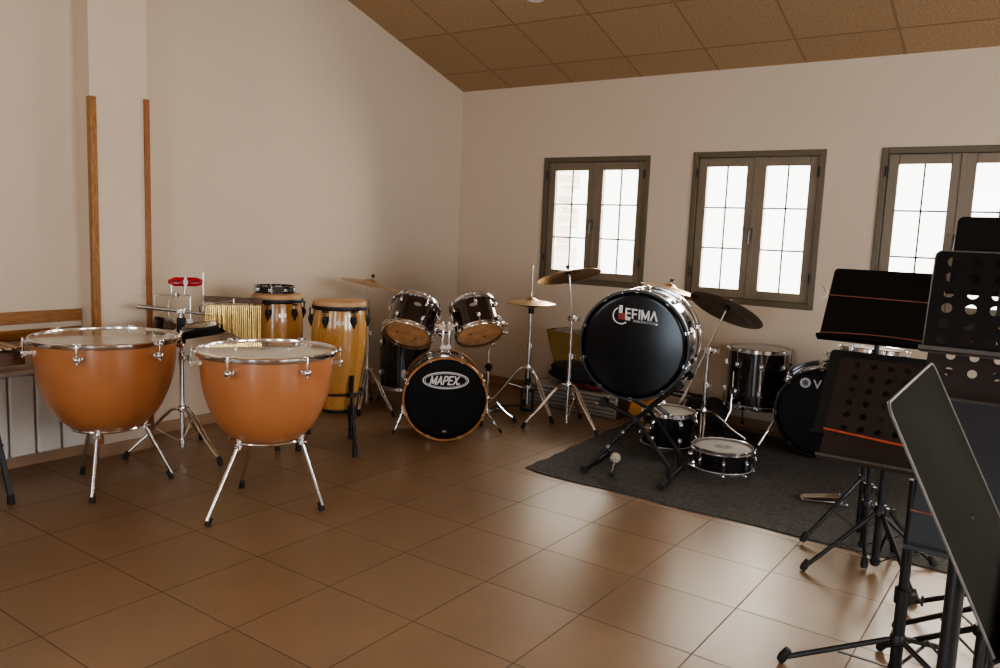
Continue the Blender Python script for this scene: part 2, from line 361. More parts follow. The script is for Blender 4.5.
# window wall
WIN = [(-3.943,-2.915,1.010,2.110),(-2.543,-1.536,.955,2.125),(-1.169,-.160,.95,2.125),(.21,1.22,.95,2.12),(1.6,2.61,.95,2.12)]
m = MB(); ya, yb = Y1, Y1+.25; xs = X0-.05
for (a,b,z0,z1) in WIN:
    m.box(((xs+a)/2,(ya+yb)/2,1.5),(a-xs,yb-ya,3.0))
    m.box(((a+b)/2,(ya+yb)/2,z0/2),(b-a,yb-ya,z0))
    m.box(((a+b)/2,(ya+yb)/2,(z1+3)/2),(b-a,yb-ya,3-z1)); xs = b
m.box(((xs+X1+.1)/2,(ya+yb)/2,1.5),(X1+.1-xs,yb-ya,3.0))
struct(m.build('wall_back', WALL), 'plastered wall holding the row of windows')
# wall behind the camera with three tall openings
m = MB(); ya, yb = Y0-.2, Y0; xs = X0-.1; zt = zc(Y0)+.1
RW = [(-3.6,-2.6),(-1.3,-.5),(1.2,2.6)]
for a,b in RW:
    m.box(((xs+a)/2,(ya+yb)/2,zt/2),(a-xs,yb-ya,zt)); (a==-1.3 or m.box(((a+b)/2,(ya+yb)/2,.45),(b-a,yb-ya,.9))); m.box(((a+b)/2,(ya+yb)/2,(2.3+zt)/2),(b-a,yb-ya,zt-2.3)); xs = b
m.box(((xs+X1+.1)/2,(ya+yb)/2,zt/2),(X1+.1-xs,yb-ya,zt))
struct(m.build('wall_rear', WALL))
# sloping ceiling: local x along the window wall, local y down the slope away from it
sl = math.atan(SL); Lc = (Y1-Y0+.8)/math.cos(sl)
m = MB(); m.box(((X1-X0)/2, Lc/2-.4, -.04),(X1-X0+.4, Lc, .08))
o = m.build('ceiling', CEIL); struct(o, 'sloping ceiling of speckled brown panels in a grid')
# local +y runs toward -Y world and up; local z points down into the room
cm = Matrix(((1,0,0,X0),(0,-math.cos(sl),-math.sin(sl),Y1),(0,math.sin(sl),-math.cos(sl),ZC),(0,0,0,1)))
o.matrix_world = cm
# skirting
SK = pm('beige_skirting_tile', (.34,.215,.135), .4, 0., .1, 5)
m = MB(); m.box((XN+.006,(PY0+Y0)/2,.038),(.012,PY0-Y0,.076)); m.box((X0+.006,(PY1+Y1)/2,.038),(.012,Y1-PY1,.076))
m.box(((XN+PX)/2+.006,PY0-.006,.038),(PX-XN+.012,.012,.076)); m.box((PX+.006,(PY0+PY1)/2,.038),(.012,PY1-PY0+.024,.076)); m.box(((X0+PX)/2+.006,PY1+.006,.038),(PX-X0+.012,.012,.076))
struct(m.build('baseboard_left', SK))
m = MB(); m.box(((X0+X1)/2,Y1-.006,.038),(X1-X0,.012,.076)); struct(m.build('baseboard_back', SK))
# oak corner strips on the pilaster and the two rails on the wall
m = MB(); m.box((PX+.004,PY0+.014,1.095),(.012,.040,2.03)); m.box((PX-.012,PY0-.003,1.095),(.036,.006,2.03))
struct(m.build('trim_1', OAK, bevel=.003), 'oak strip on the near corner of the pilaster')
m = MB(); m.box((PX+.004,PY1-.010,1.11),(.012,.036,2.06)); m.box((PX-.02,PY1+.004,1.11),(.05,.008,2.06))
struct(m.build('trim_2', REDOAK, bevel=.003), 'reddish oak strip on the far corner of the pilaster')
for i,(z0,z1) in enumerate(((.818,.888),(.728,.785))):
    m = MB(); m.box((XN+.010,(PY0+.0+Y0)/2,(z0+z1)/2),(.020,PY0-Y0-.02,z1-z0))
    struct(m.build('trim_%d'%(i+3), OAKH, bevel=.003), ('upper','lower')[i]+' oak rail along the wall')

# windows
def window(i, x0, x1, z0, z1):
    w = thing('window_%d'%i, None, None, ((x0+x1)/2, Y1, z0)); tag(w, 'bronze casement window with two three-by-two paned sashes', None, None, 'structure')
    W = (x1-x0)/2; Hh = z1-z0; yf = -.012
    m = MB(); t = .045; d = .075
    for sx in (-1,1): m.box((sx*(W-t/2), yf+d/2, Hh/2),(t,d,Hh))
    m.box((0,yf+d/2,t/2),(2*W-2*t,d,t)); m.box((0,yf+d/2,Hh-t/2),(2*W-2*t,d,t))
    m.build('window_frame', BRONZE_D, w, bevel=.004)
    m = MB(); m.box((0,.035,Hh/2),(.034,.06,Hh-2*t)); m.build('centre_astragal', BRONZE, w, bevel=.003)
    for sx in (-1,1):
        xa = sx*(W-t); xb = sx*.006; st = .068; zb = t; ztp = Hh-t
        m = MB(); y = .012; dd = .05; lo, hi = min(xa,xb), max(xa,xb)
        m.box((lo+st/2,y+dd/2,(zb+ztp)/2),(st,dd,ztp-zb)); m.box((hi-st/2,y+dd/2,(zb+ztp)/2),(st,dd,ztp-zb))
        m.box(((lo+hi)/2,y+dd/2,zb+st/2),(hi-lo-2*st,dd,st)); m.box(((lo+hi)/2,y+dd/2,ztp-st/2),(hi-lo-2*st,dd,st))
        s = m.build('sash', BRONZE, w, bevel=.005)
        gx0, gx1, gz0, gz1 = lo+st, hi-st, zb+st, ztp-st
        g = MB(); g.box(((gx0+gx1)/2,y+.030,(gz0+gz1)/2),(gx1-gx0,.004,gz1-gz0)); g.build('glass_pane', GLASS, s)
        b = MB(); b.box(((gx0+gx1)/2,y+.030,(gz0+gz1)/2),(.011,.012,gz1-gz0))
        for k in (1,2): b.box(((gx0+gx1)/2,y+.030,gz0+(gz1-gz0)*k/3),(gx1-gx0,.012,.011))
        b.build('muntin', DARKMET, s)
        for zz in (.20,.86):
            h = MB(); h.cyl((sx*(W-t+.004),-.016,Hh*zz-.035),(sx*(W-t+.004),-.016,Hh*zz+.035),.009,n=10); h.build('hinge', DARKMET, s)
    h = MB(); h.box((.0,.008,Hh*.48),(.022,.012,.10)); h.tube([(0,.0,Hh*.50),(0,-.035,Hh*.50),(-.004,-.042,Hh*.48),(-.008,-.042,Hh*.40)],.0085,10)
    h.build('window_handle', pm('pewter_handle',(.2,.19,.17),.4,.7) if 'pewter_handle' not in MATS else MATS['pewter_handle'], w)
    return w
for i,(a,b,c,d) in enumerate(WIN): window(i+1,a,b,c,d)
# brick corner of the neighbouring wing seen through the first window
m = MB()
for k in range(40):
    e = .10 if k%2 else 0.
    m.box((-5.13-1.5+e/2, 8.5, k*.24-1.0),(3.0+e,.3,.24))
o = m.build('brick_building', BRICK); tag(o, 'brick corner in painted washed-out daylight seen through the leftmost window', 'building')

# recessed downlight in the ceiling
dl = thing('downlight','round chrome recessed downlight set in the ceiling','light',(-3.33,4.93,zc(4.93)),(-sl+PI,0,0))
m = MB(); m.lathe([(.058,0),(.085,0),(.088,.006),(.080,.010),(.062,.006),(.055,-.04),(.040,-.075),(0,-.08)],40); m.build('reflector_ring', RADM, dl)  # white enamel paints the bright reflections of the chrome
m = MB(); m.ball((0,0,-.03),(.028,.028,.035)); m.build('bulb', pm('frosted_bulb',(.8,.78,.74),.3), dl)
for k in range(10):
    a = 2*PI*k/10; m = MB(); m.box((.045*math.cos(a),.045*math.sin(a),-.005),(.022,.003,.02),rz=a); m.build('louvre_blade', CHROME, dl)

# radiator under the rails
rd = thing('radiator','white panel radiator with vertical grooves under the oak rails','radiator',(XN+.003,1.70,.10))
for k in range(9):
    m = MB(); m.box((.055,-.57+k*.142+.045,.21),(.075,.134,.46)); m.build('radiator_section', RADM, rd, bevel=.012)
m = MB(); m.box((.055,.04,.452),(.09,1.30,.02)); m.build('top_grille', RADM, rd, bevel=.004)
m = MB(); m.box((.010,-.35,.3),(.02,.04,.1)); m.box((.010,.35,.3),(.02,.04,.1)); m.build('wall_bracket', RADM, rd)

# ------------------------------------------------------------------ generic drum, local Z from 0 to h
def lugs(root, r, zs, n, mat, off=0, size=(.02,.026,.045), name='lug', rodto=None):
    m = MB(); m.box((r+size[0]/2,0,0),size); m.ball((r+size[0],0,0),(.009,.010,size[2]*.42)); 
    first = m.build(name, mat, root, bevel=.003)
    rod = None
    for q,(z,ze) in enumerate(zs):
        mr = MB(); mr.cyl((r+.014,0,0),(r+.014,0,ze-z),.0036,n=8); mr.cyl((r+.014,0,ze-z-.004*(1 if ze>z else -1)),(r+.014,0,ze-z+.010*(1 if ze>z else -1)),.008,n=8)
        mr.box((r+.008,0,ze-z),(.018,.018,.008))
        rod = mr.build('tension_rod', CHROME, root); rod.location = (0,0,z); rod.rotation_euler = (0,0,off)
        for k in range(n):
            a = off+2*PI*k/n
            if q == 0 and k == 0: first.location = (0,0,z); first.rotation_euler = (0,0,a)
            else: inst(first, parent=root, rz=a, loc=(0,0,z))
            if k: inst(rod, parent=root, rz=a, loc=(0,0,z))
def drum(root, r, h, shell, hoop, top, bottom, n=6, wide=False, off=0, lugsize=(.02,.026,.045), seg=56, badge=None):
    m = MB(); m.lathe([(r,.012),(r,h-.012),(r-.008,h-.004),(r-.012,h-.012),(r-.012,.012),(r-.008,.004)],seg,True); m.build('shell', shell, root)
    e = .003
    m = MB(); m.lathe([(0,h+e),(r-.03,h+e),(r-.012,h+e-.001),(r+.003,h-.006),(r+.003,h-.016)],seg); m.build('batter_head', top, root)
    m = MB(); m.lathe([(0,-e),(r-.03,-e),(r-.012,-e+.001),(r+.003,.006),(r+.003,.016)],seg); m.build('resonant_head', bottom, root)
    for nm,z,sg in (('top_hoop',h,1),('bottom_hoop',0,-1)):
        if wide: p = [(r+.004,-.028),(r+.016,-.028),(r+.018,-.020),(r+.018,.012),(r+.016,.016),(r+.004,.016)]
        else: p = [(r+.003,-.014),(r+.014,-.014),(r+.014,-.010),(r+.006,-.009),(r+.006,.009),(r+.012,.012),(r+.010,.015),(r+.003,.013)]
        m = MB(); m.lathe([(a,z+b*sg) for a,b in p],seg,True); m.build(nm, hoop, root)
    if h > .2: zs = [(h*.74,h+.004),(h*.26,-.004)]
    else: zs = [(h*.5,h+.004),(h*.5,-.004)]
    if n: lugs(root, r, zs, n, CHROME, off, lugsize)
    if badge is not None:
        m = MB(); m.M = Matrix.Rotation(badge,4,'Z') @ Matrix.Translation((r+.001,0,h*.62)) @ Matrix.Rotation(PI/2,4,'Y')
        m.lathe([(0,.003),(.018,.002),(.020,-.002)],24); 
        for v in m.v: pass
        o = m.build('badge', SILVERB, root)

# ------------------------------------------------------------------ tripod for chrome stands
def tripod(root, feet, zh, mat=None, rub=None, bars=True, brace_z=.09, rr=.0075, flat=False, lean=None):
    mat = mat or CHROME; rub = rub or RUBBER
    for f in feet:
        f = Vector((f[0],f[1],0)); u = f.normalized(); t = Vector((-u.y,u.x,0)); Lh = f.length
        m = MB()
        offs = (-.011,.011) if bars else (0,)
        for s_ in offs:
            pts = [u*.022+Vector((0,0,zh)), u*.06+Vector((0,0,zh-.004)), u*(Lh*.35)+Vector((0,0,zh*.82)), u*(Lh*.62)+Vector((0,0,zh*.48)), u*(Lh*.97)+Vector((0,0,.035))]
            if flat: pts = [u*.02+Vector((0,0,zh)), u*(Lh*.97)+Vector((0,0,.02))]
            m.tube([p+t*s_*(1 if i<len(pts)-1 else .3) for i,p in enumerate(pts)], rr, 8)
        leg = m.build('leg', mat, root)
        m = MB(); e = u*Lh; m.tube([u*(Lh*.93)+Vector((0,0,.052)), u*(Lh*.975)+Vector((0,0,.022)), e+Vector((0,0,.006))],[.012,.017,.013],10)
        m.build('rubber_foot', rub, leg)
        m = MB(); mid = u*(Lh*.5)+Vector((0,0,zh*(.64 if not flat else .5))); m.bar(u*.02+Vector((0,0,brace_z)), mid, .010,.004); m.build('brace', mat, root)
    m = MB(); m.lathe([(0,zh+.02),(.022,zh+.02),(.026,zh+.01),(.026,zh-.012),(.018,zh-.02),(0,zh-.02)],16); m.build('leg_collar', mat, root)
    m = MB(); m.lathe([(0,brace_z+.012),(.022,brace_z+.012),(.022,brace_z-.012),(0,brace_z-.012)],16)
    m.build('brace_collar', mat, root)
def pole(root, segs, mat=None):
    """segs: list of (p0,p1,r)"""
    mat = mat or CHROME
    m = MB()
    for p0,p1,r in segs: m.cyl(p0,p1,r,n=16)
    return m.build('pole', mat, root)
def wing(root, c, d=(1,0,0), mat=None, name='wing_nut', s=1.):
    c = Vector(c); d = Vector(d).normalized(); t = d.cross(Vector((0,0,1))).normalized(); m = MB()
    m.cyl(c, c+d*.028*s, .006*s, n=8); m.box(c+d*.034*s,(.008*s,.008*s,.034*s)); m.lathe([(.0,0)],3) if False else None
    m.cyl(c+Vector((0,0,.014*s)), c-Vector((0,0,.014*s)), .017*s, n=12)
    return m.build(name, mat or CHROME, root)
def cymbal(label, c, r, up, mat, group=None, name='cymbal', dep=.035):
    o = MB(); k = r/.2
    top = [(0,.0),(.012,.001),(.028*k,-.004),(.040*k,-.012),(.048*k,-.019),(.075*k,-.023),(.13*k,-.030),(.175*k,-.039),(.2*k,-.046)]
    prof = top + [(a,b-.0022) for a,b in reversed(top)]
    o.lathe(prof, 64); ob = o.build(name, mat, None, ang=60)
    ob.location = c; ob.rotation_euler = axis_rot(up); tag(ob, label, 'cymbal', group); return ob

# ------------------------------------------------------------------ timpani
def timpano(label, c, r, zr, zb, feet, nl, off):
    t = thing('timpano', label, 'timpani', (c[0],c[1],0), group='copper orange timpani')
    D = zr-zb; m = MB()
    prof = [(1.,0),(1.0,-.10),(.992,-.22),(.965,-.36),(.912,-.50),(.825,-.65),(.70,-.79),(.52,-.90),(.30,-.97),(0,-1.)]
    # finer interpolation
    pr = []
    for i in range(len(prof)-1):
        for s_ in (0,.5): pr.append((prof[i][0]*(1-s_)+prof[i+1][0]*s_, prof[i][1]*(1-s_)+prof[i+1][1]*s_))
    pr.append(prof[-1])
    m.lathe([(a*(r-.012), zr-.012+b*D) for a,b in prof], 72); ob = m.build('bowl', ORANGE, t, ang=80)
    ss = ob.modifiers.new('s','SUBSURF'); ss.levels = 1; ss.render_levels = 2
    m = MB(); m.lathe([(0,zr+.004),(r-.03,zr+.004),(r-.012,zr+.002),(r-.002,zr-.010)],72); m.build('drum_head', HEADT, t)
    m = MB(); m.lathe([(r-.010,zr-.017),(r+.006,zr-.017),(r+.009,zr-.012),(r+.010,zr+.004),(r+.005,zr+.010),(r-.008,zr+.009),(r-.010,zr)],72,True); m.build('counterhoop', CHROME, t)
    # tuning brackets with T handles
    m = MB(); q = r+.012
    m.M = Matrix.Translation((r*.03,0,0)) @ Matrix.Diagonal((.97,1.2,.95,1)); m.box((q+.004,0,0),(.026,.022,.012)); m.cyl((q+.014,0,.022),(q+.014,0,-.06),.0045,n=8); m.cyl((q+.014,-.021,.020),(q+.014,.021,.020),.005,n=8)
    m.box((r-.004,0,-.058),(.034,.040,.020)); m.box((q+.008,0,-.062),(.022,.026,.028)); m.ball((q+.016,0,-.06),(.012,.014,.014)); m.cyl((q+.014,0,-.072),(q+.014,0,-.090),.0035,n=8)
    first = m.build('tuning_bracket', CHROME, t, bevel=.002)
    for k in range(nl):
        a = off+2*PI*k/nl
        if k == 0: first.location = (0,0,zr-.006); first.rotation_euler = (0,0,a)
        else: inst(first, parent=t, rz=a, loc=(0,0,zr-.006))
    m = MB(); m.ring(.175,.0085,zb+.035,48,8); m.build('base_ring', CHROME, t)
    for f in feet:
        fx, fy = f[0]-c[0], f[1]-c[1]; d = Vector((fx,fy,0)); u = d.normalized()
        top = u*.175+Vector((0,0,zb+.030))
        m = MB(); m.cyl(top, Vector((fx,fy,.03)), .0105, .0095, n=12); m.cyl(top+Vector((0,0,.03)), top-Vector((0,0,.025)), .017, n=12); m.cyl(top-Vector((0,0,.012)), top+u*.035-Vector((0,0,.012)), .012, n=12)
        leg = m.build('leg', CHROME, t)
        e = Vector((fx,fy,0)); dd = (top-e).normalized()
        m = MB(); m.cyl(e+dd*.004, e+dd*.045, .015, .013, n=12); m.build('rubber_foot', RUBBER, leg)
    return t
timpano('orange kettle timpani on chrome legs nearest the camera, beside the bar chimes', (-3.215,2.54), .331, .811, .335, ((-3.20,2.18),(-2.97,2.69),(-3.56,2.64)), 6, R(-68))
timpano('larger orange kettle timpani on chrome legs in front of the white radiator', (-4.115,2.205), .357, .806, .296, ((-3.90,2.00),(-3.98,2.49),(-4.39,2.20)), 6, R(-48))

# ------------------------------------------------------------------ metallophone at the left edge of the picture
g = thing('metallophone','brown metallophone with silver bars on black folding legs beside the larger timpani','percussion instrument',(-4.52,1.46,0.0))
MH = .085; FX = {1:.34,-1:-.06}
m = MB()
for sx in (-.20,.20): m.box((sx,-.05,.62+MH),(.03,.95,.07))
m.box((0,.415,.62+MH),(.40,.03,.07)); m.box((0,-.515,.62+MH),(.40,.03,.07)); m.build('frame', ROSE, g, bevel=.004)
m = MB(); m.box((0,.43,.60+MH),(.36,.02,.02)); m.build('end_rail', CHROME_D, g, bevel=.002)
mb = MB(); mb.box((0,0,0),(.46,.036,.014)); bar0 = mb.build('tone_bar', BELLS, g, bevel=.003); bar0.location = (0,.39,.672+MH)
for k in range(1,20): inst(bar0, parent=g, loc=(0,.39-k*.046,.672+MH))
m = MB(); m.cyl((0,.0,-.035),(0,0,.04),.010,n=8); m.box((0,0,.03),(.03,.014,.02)); cl0 = m.build('corner_clip', CHROME, g); cl0.location = (.215,.41,.66+MH)
inst(cl0, parent=g, loc=(-.215,.41,.66+MH))
for sx in (-1,1):
    for (y0,y1) in ((.36,.30),(.24,.18),(-.18,-.30),(-.30,-.42)):
        m = MB(); m.bar((sx*.165,y0-.12,.60+MH), (FX[sx],y1-.02,.03),.026,.018); lg = m.build('leg', BLACKM, g, bevel=.003)
        m = MB(); m.cyl((FX[sx],y1-.02,.0),(FX[sx],y1-.02,.045),.019,.016,n=10); m.build('rubber_foot', RUBBER, lg)
        for q in (.25,.55):
            z = .60-.57*q; y = (y0-.12)+(y1-y0+.12)*q; m = MB(); xx = sx*.165+(FX[sx]-sx*.165)*q; m.cyl((xx,y,z),(xx+.022,y,z),.008,n=8); m.build('knob', BLACKM, lg)

# ------------------------------------------------------------------ percussion rack stand with its bells
TC = (-4.34,2.79)
ra = Vector((.54,.84,0)).normalized()        # direction the cross bar runs
def W(s, z, d=0):                             # point on the rack: s along the bar, z height, d toward the camera
    n = Vector((ra.y,-ra.x,0)); p = ra*s + n*d; return Vector((p.x,p.y,z))
st = thing('percussion_rack','chrome tripod rack with a long cross bar and upright rods between the timpani','stand',(TC[0],TC[1],0))
tripod(st, ((-.14,-.295),(.366,.017),(-.21,.275)), .292)
pole(st, [((0,0,.045),(0,0,.60),.0135),((0,0,.58),(0,0,.905),.010)])
m = MB(); m.lathe([(0,.64),(.019,.64),(.019,.58),(0,.58)],14); m.build('height_collar', CHROME, st)
m = MB(); m.box((0,0,.77),(.05,.045,.16),rz=.9); m.build('mounting_block', BLACKM, st, bevel=.008)
m = MB(); m.cyl(W(-.235,.917),W(.235,.862),.0115,n=14); m.ball(W(-.235,.917),.013); m.ball(W(.235,.862),.013); m.build('cross_bar', CHROME_D, st)
m = MB(); m.cyl((0,0,.905),(0,0,.82),.019,n=14); m.cyl(W(0,.885,.0),W(0,.885,.04),.011); m.box(W(0,.892),(.05,.035,.035),rz=.95); m.build('top_clamp', CHROME, st, bevel=.004)
for nm,pts in (('rod_a',[W(-.142,.76),W(-.142,.978),W(-.136,.985),W(.0,.986)]),('rod_b',[W(-.07,.86),W(-.07,.955),W(-.05,.975),W(-.055,.99),W(-.055,1.06)]),
               ('rod_c',[W(.052,.80),W(.052,.975),W(.045,.983),W(.022,.987),W(.018,.995),W(.018,1.05)]),('rod_d',[W(.125,.865),W(.125,1.127)])):
    m = MB(); m.tube(pts,.0048,8); m.build('rod', CHROME_D, st)
wing(st, (.02,0,.61), (1,.3,0)); wing(st, W(-.03,.99), (0,0,1) if False else (1,-1,0))
for k in range(2):
    pass
# jam block
jb = thing('jam_block','red plastic jam block clamped on top of the percussion rack rods','percussion block',(TC[0]+W(.026,0).x,TC[1]+W(.026,0).y,1.03), (0,0,math.atan2(ra.y,ra.x)))
m = MB(); prof = []
for x,s_ in ((-.098,.35),(-.085,.6),(-.06,1.),(-.01,1.),(-.008,.88),(.008,.88),(.01,1.),(.06,1.),(.085,.7),(.098,.4)):
    prof.append((x,s_))
vs = []; fs = []
for x,s_ in prof:
    for k in range(8):
        a = 2*PI*(k+.5)/8; vs.append((x,.030*s_*math.cos(a),.036+.029*s_*math.sin(a)))
for i in range(len(prof)-1):
    for k in range(8): fs.append((i*8+k,i*8+(k+1)%8,(i+1)*8+(k+1)%8,(i+1)*8+k))
fs += [tuple(range(7,-1,-1)), tuple((len(prof)-1)*8+k for k in range(8))]
m.add(vs,fs); m.build('block', RED, jb, ang=30, bevel=.003)
m = MB(); m.box((0,-.030,.036),(.024,.02,.03)); m.cyl((0,-.03,.036),(0,-.055,.036),.008,n=8); m.cyl((0,-.03,.07),(0,-.03,.0),.006,n=8); m.build('clamp', CHROME_D, jb)
m = MB(); m.box((.055,-.0305,.040),(.05,.003,.010)); m.box((-.055,-.0305,.040),(.05,.003,.010)); m.build('sound_slot', pm('slot_dark_red',(.12,.003,.006),.6), jb)
# cowbells: hollow tapered shells
def cowbell(label, p0, p1, w0, h0, w1, h1, mat, name='cowbell'):
    p0 = Vector(p0); p1 = Vector(p1); d = (p1-p0); L_ = d.length
    t = thing(name, label, 'cowbell', p0, axis_rot(d))
    m = MB()
    def sect(w,h,z): return [(-w*.5,-h*.32,z),(-w*.38,-h*.5,z),(w*.38,-h*.5,z),(w*.5,-h*.32,z),(w*.5,h*.32,z),(w*.38,h*.5,z),(-w*.38,h*.5,z),(-w*.5,h*.32,z)]
    v = sect(w0,h0,0)+sect(w1,h1,L_)+sect(w1-.006,h1-.006,L_)+sect(w0-.006,h0-.006,.004); f = [tuple(range(7,-1,-1))]
    for lv in range(3):
        for k in range(8): f.append((lv*8+k,lv*8+(k+1)%8,(lv+1)*8+(k+1)%8,(lv+1)*8+k))
    f.append(tuple(24+k for k in range(8))); m.add(v,f); m.build('bell_body', mat, t, ang=30)
    m = MB(); m.box((0,h0*.5+.012,.03),(.022,.03,.03)); m.cyl((0,h0*.5+.02,.03),(.03,h0*.5+.02,.03),.005,n=8); m.build('mounting_bracket', CHROME_D, t)
    return t
B = Vector((TC[0],TC[1],0))
cowbell('short brown cowbell with its dark mouth left on the percussion rack', B+W(-.045,.800,.03), B+W(-.125,.822,.09), .055,.035,.10,.085, BELL)
cowbell('long satin gold cowbell in the middle of the percussion rack', B+W(.025,.800,.03), B+W(.20,.822,.05), .060,.034,.105,.050, BELLS)
cowbell('large black cowbell hanging lowest on the percussion rack', B+W(.0,.742,.03), B+W(.23,.795,.10), .080,.045,.16,.055, pm('matte_black_bell',(.014,.013,.013),.4,.3))
# bar chimes
ch = thing('bar_chimes','bar chimes with gold tubes hanging from a dark wooden beam','bar chimes',(-4.245,2.885,.0))
bd = Vector((.19,.271,0)).normalized(); 
m = MB(); m.bar(Vector((0,0,.968))-bd*.0, bd*.335+Vector((0,0,.955)), .022,.034); m.build('beam', ROSE, ch, bevel=.004)
m = MB(); m.tube([(-.015,-.02,.885),(-.005,-.03,.925),(.02,-.03,.935),bd*.165+Vector((.02,-.018,.957)),bd*.175+Vector((0,0,.958))],.005,8); m.cyl(bd*.17+Vector((.018,-.014,.945)),bd*.17+Vector((.018,-.014,.972)),.009,n=10); m.build('mounting_arm', CHROME, ch)
for k in range(28):
    s_ = .010+k*.0116; L_ = .095+.0062*k + random.uniform(-.002,.002); p = bd*s_; sw = random.uniform(-.004,.004)
    m = MB(); m.cyl((p.x,p.y,.928),(p.x+sw,p.y+sw,.928-L_),.0042,n=8); tb = m.build('chime_tube', GOLD, ch)
m = MB()
for k in range(28):
    p = bd*(.010+k*.0116); m.cyl((p.x,p.y,.94),(p.x,p.y,.926),.001,n=5)
m.build('cord', FELT, ch)

# ------------------------------------------------------------------ congas
def conga(label, c, zb, zt, k=1., rot=0.):
    t = thing('conga', label, 'conga', (c[0],c[1],zb), (0,0,rot), group=None); Hh = zt-zb
    P = [(.108,0),(.118,.08),(.133,.20),(.150,.34),(.163,.47),(.172,.58),(.175,.68),(.172,.78),(.163,.88),(.155,.95)]
    m = MB(); m.lathe([(0,0.001)]+[(a*k,b*Hh) for a,b in P]+[(.14*k,.95*Hh)],64); m.build('shell', CONGAW, t, ang=60)
    m = MB(); m.lathe([(.106*k,-.004),(.114*k,-.004),(.118*k,.012),(.115*k,.018),(.108*k,.016)],64,True); m.build('bottom_ring', BLACKM, t)
    m = MB(); m.lathe([(0,Hh),(.12*k,Hh-.001),(.155*k,Hh-.004),(.166*k,Hh-.012),(.167*k,Hh-.035),(.160*k,Hh-.045)],64); m.build('skin_head', SKIN, t)
    m = MB(); m.lathe([(.160*k,Hh-.060),(.171*k,Hh-.060),(.176*k,Hh-.048),(.173*k,Hh-.034),(.165*k,Hh-.036)],64,True); m.build('crown_hoop', BLACKM, t)
    first = None
    for i in range(6):
        a = R(47)+2*PI*i/6
        if first is None:
            m = MB(); rr = .171*k
            m.add([(rr-.004,-.020,-.075),(rr-.004,.020,-.075),(rr-.004,.024,-.105),(rr+.002,0,-.155),(rr-.004,-.024,-.105),
                   (rr+.010,-.016,-.077),(rr+.010,.016,-.077),(rr+.013,.018,-.105),(rr+.012,0,-.150),(rr+.013,-.018,-.105)],
                  [(0,1,2,3,4),(9,8,7,6,5),(0,5,6,1),(1,6,7,2),(2,7,8,3),(3,8,9,4),(4,9,5,0)])
            m.cyl((rr+.012,0,-.035),(rr+.014,0,-.135),.005,n=8); m.box((rr+.010,0,-.105),(.026,.022,.030)); m.cyl((rr+.012,-.02,-.045),(rr+.012,.02,-.045),.006,n=8)
            first = m.build('tuning_lug', BLACKM, t, bevel=.002); first.location = (0,0,Hh-.02); first.rotation_euler = (0,0,a)
        else: inst(first, parent=t, rz=a, loc=(0,0,Hh-.02))
    m = MB(); m.box((0,0,0),(.002,.05,.022)); bd_ = m.build('badge', SILVERB, t); bd_.location = (.168*k*math.cos(R(-42)),.168*k*math.sin(R(-42)),Hh*.81); bd_.rotation_euler = (0,R(-8),R(-42))
    return t
def conga_stand(label, c, zr, r, feet, zarm):
    t = thing('conga_stand', label, 'stand', (c[0],c[1],0))
    m = MB(); m.ring(r+.006,.008,zr,48,8); m.build('cradle_ring', BLACKM, t)
    for f in feet:
        d = Vector((f[0]-c[0],f[1]-c[1],0)); u = d.normalized(); tt = Vector((-u.y,u.x,0))
        m = MB()
        m.bar(u*(r+.012)+Vector((0,0,zr-.10)), u*(r+.03)+Vector((0,0,zarm)), .018,.012)
        m.cyl(u*(r+.028)+Vector((0,0,zr+.02)), d*.97+Vector((0,0,.06)), .011, n=10)
        m.box(u*(r+.022)+Vector((0,0,zr-.09)),(.035,.035,.05),rz=math.atan2(u.y,u.x)); m.box(u*(r+.022)+Vector((0,0,zr)),(.03,.05,.03),rz=math.atan2(u.y,u.x))
        lg = m.build('leg', BLACKM, t, bevel=.002)
        m = MB(); m.cyl(u*(r+.016)+Vector((0,0,zarm-.10)), u*(r+.022)+Vector((0,0,zarm+.01)), .014, n=10); m.build('rubber_sleeve', RUBBER, lg)
        m = MB(); m.cyl(d*.985+Vector((0,0,.075)), d+Vector((0,0,.0)), .016,.018, n=10); m.build('rubber_foot', RUBBER, lg)
    return t
conga('honey wood conga at the right, standing between the smaller timpani and the drum kit', (-3.76,3.53), .264, .975)
conga_stand('black stand with rubber feet holding the right-hand conga', (-3.76,3.53), .385, .147, ((-3.90,3.32),(-3.88,3.76),(-3.545,3.476)), .50)
conga('honey wood conga partly hidden behind the bar chimes, tambourine on top', (-4.235,3.42), .275, .985, .97, R(15))
conga_stand('black stand under the conga that carries the tambourine', (-4.235,3.42), .395, .143, ((-4.01,3.25),(-4.18,3.65),(-4.48,3.33)), .51)
# tambourine on the far conga
tb = thing('tambourine','black tambourine with chrome jingles lying on the rear conga','tambourine',(-4.245,3.41,.987),(0,0,.3))
m = MB()
n_ = 96; rI, rO, hh = .118, .126, .046
def inslot(k): return (k % 12) in (3,4,5,6,7)
# frame: two rims joined by posts, open slots between them for the jingles
m.lathe([(rI,0),(rO,0),(rO,.012),(rI,.012)],96,True); m.lathe([(rI,hh-.012),(rO,hh-.012),(rO,hh),(rI,hh)],96,True)
for k in range(8):
    a = 2*PI*k/8; m.box(((rI+rO)/2*math.cos(a),(rI+rO)/2*math.sin(a),hh/2),(rO-rI,.055,hh),rz=a)
m.build('frame', LACQ, tb)
for k in range(8):
    a = 2*PI*(k+.5)/8
    m = MB()
    for dz in (-.004,.004): m.cyl((.122*math.cos(a),.122*math.sin(a),hh/2+dz-.001),(.122*math.cos(a),.122*math.sin(a),hh/2+dz+.001),.019,n=14)
    m.cyl((.122*math.cos(a),.122*math.sin(a),.01),(.122*math.cos(a),.122*math.sin(a),hh-.01),.002,n=6)
    m.build('jingle', CHROME, tb)

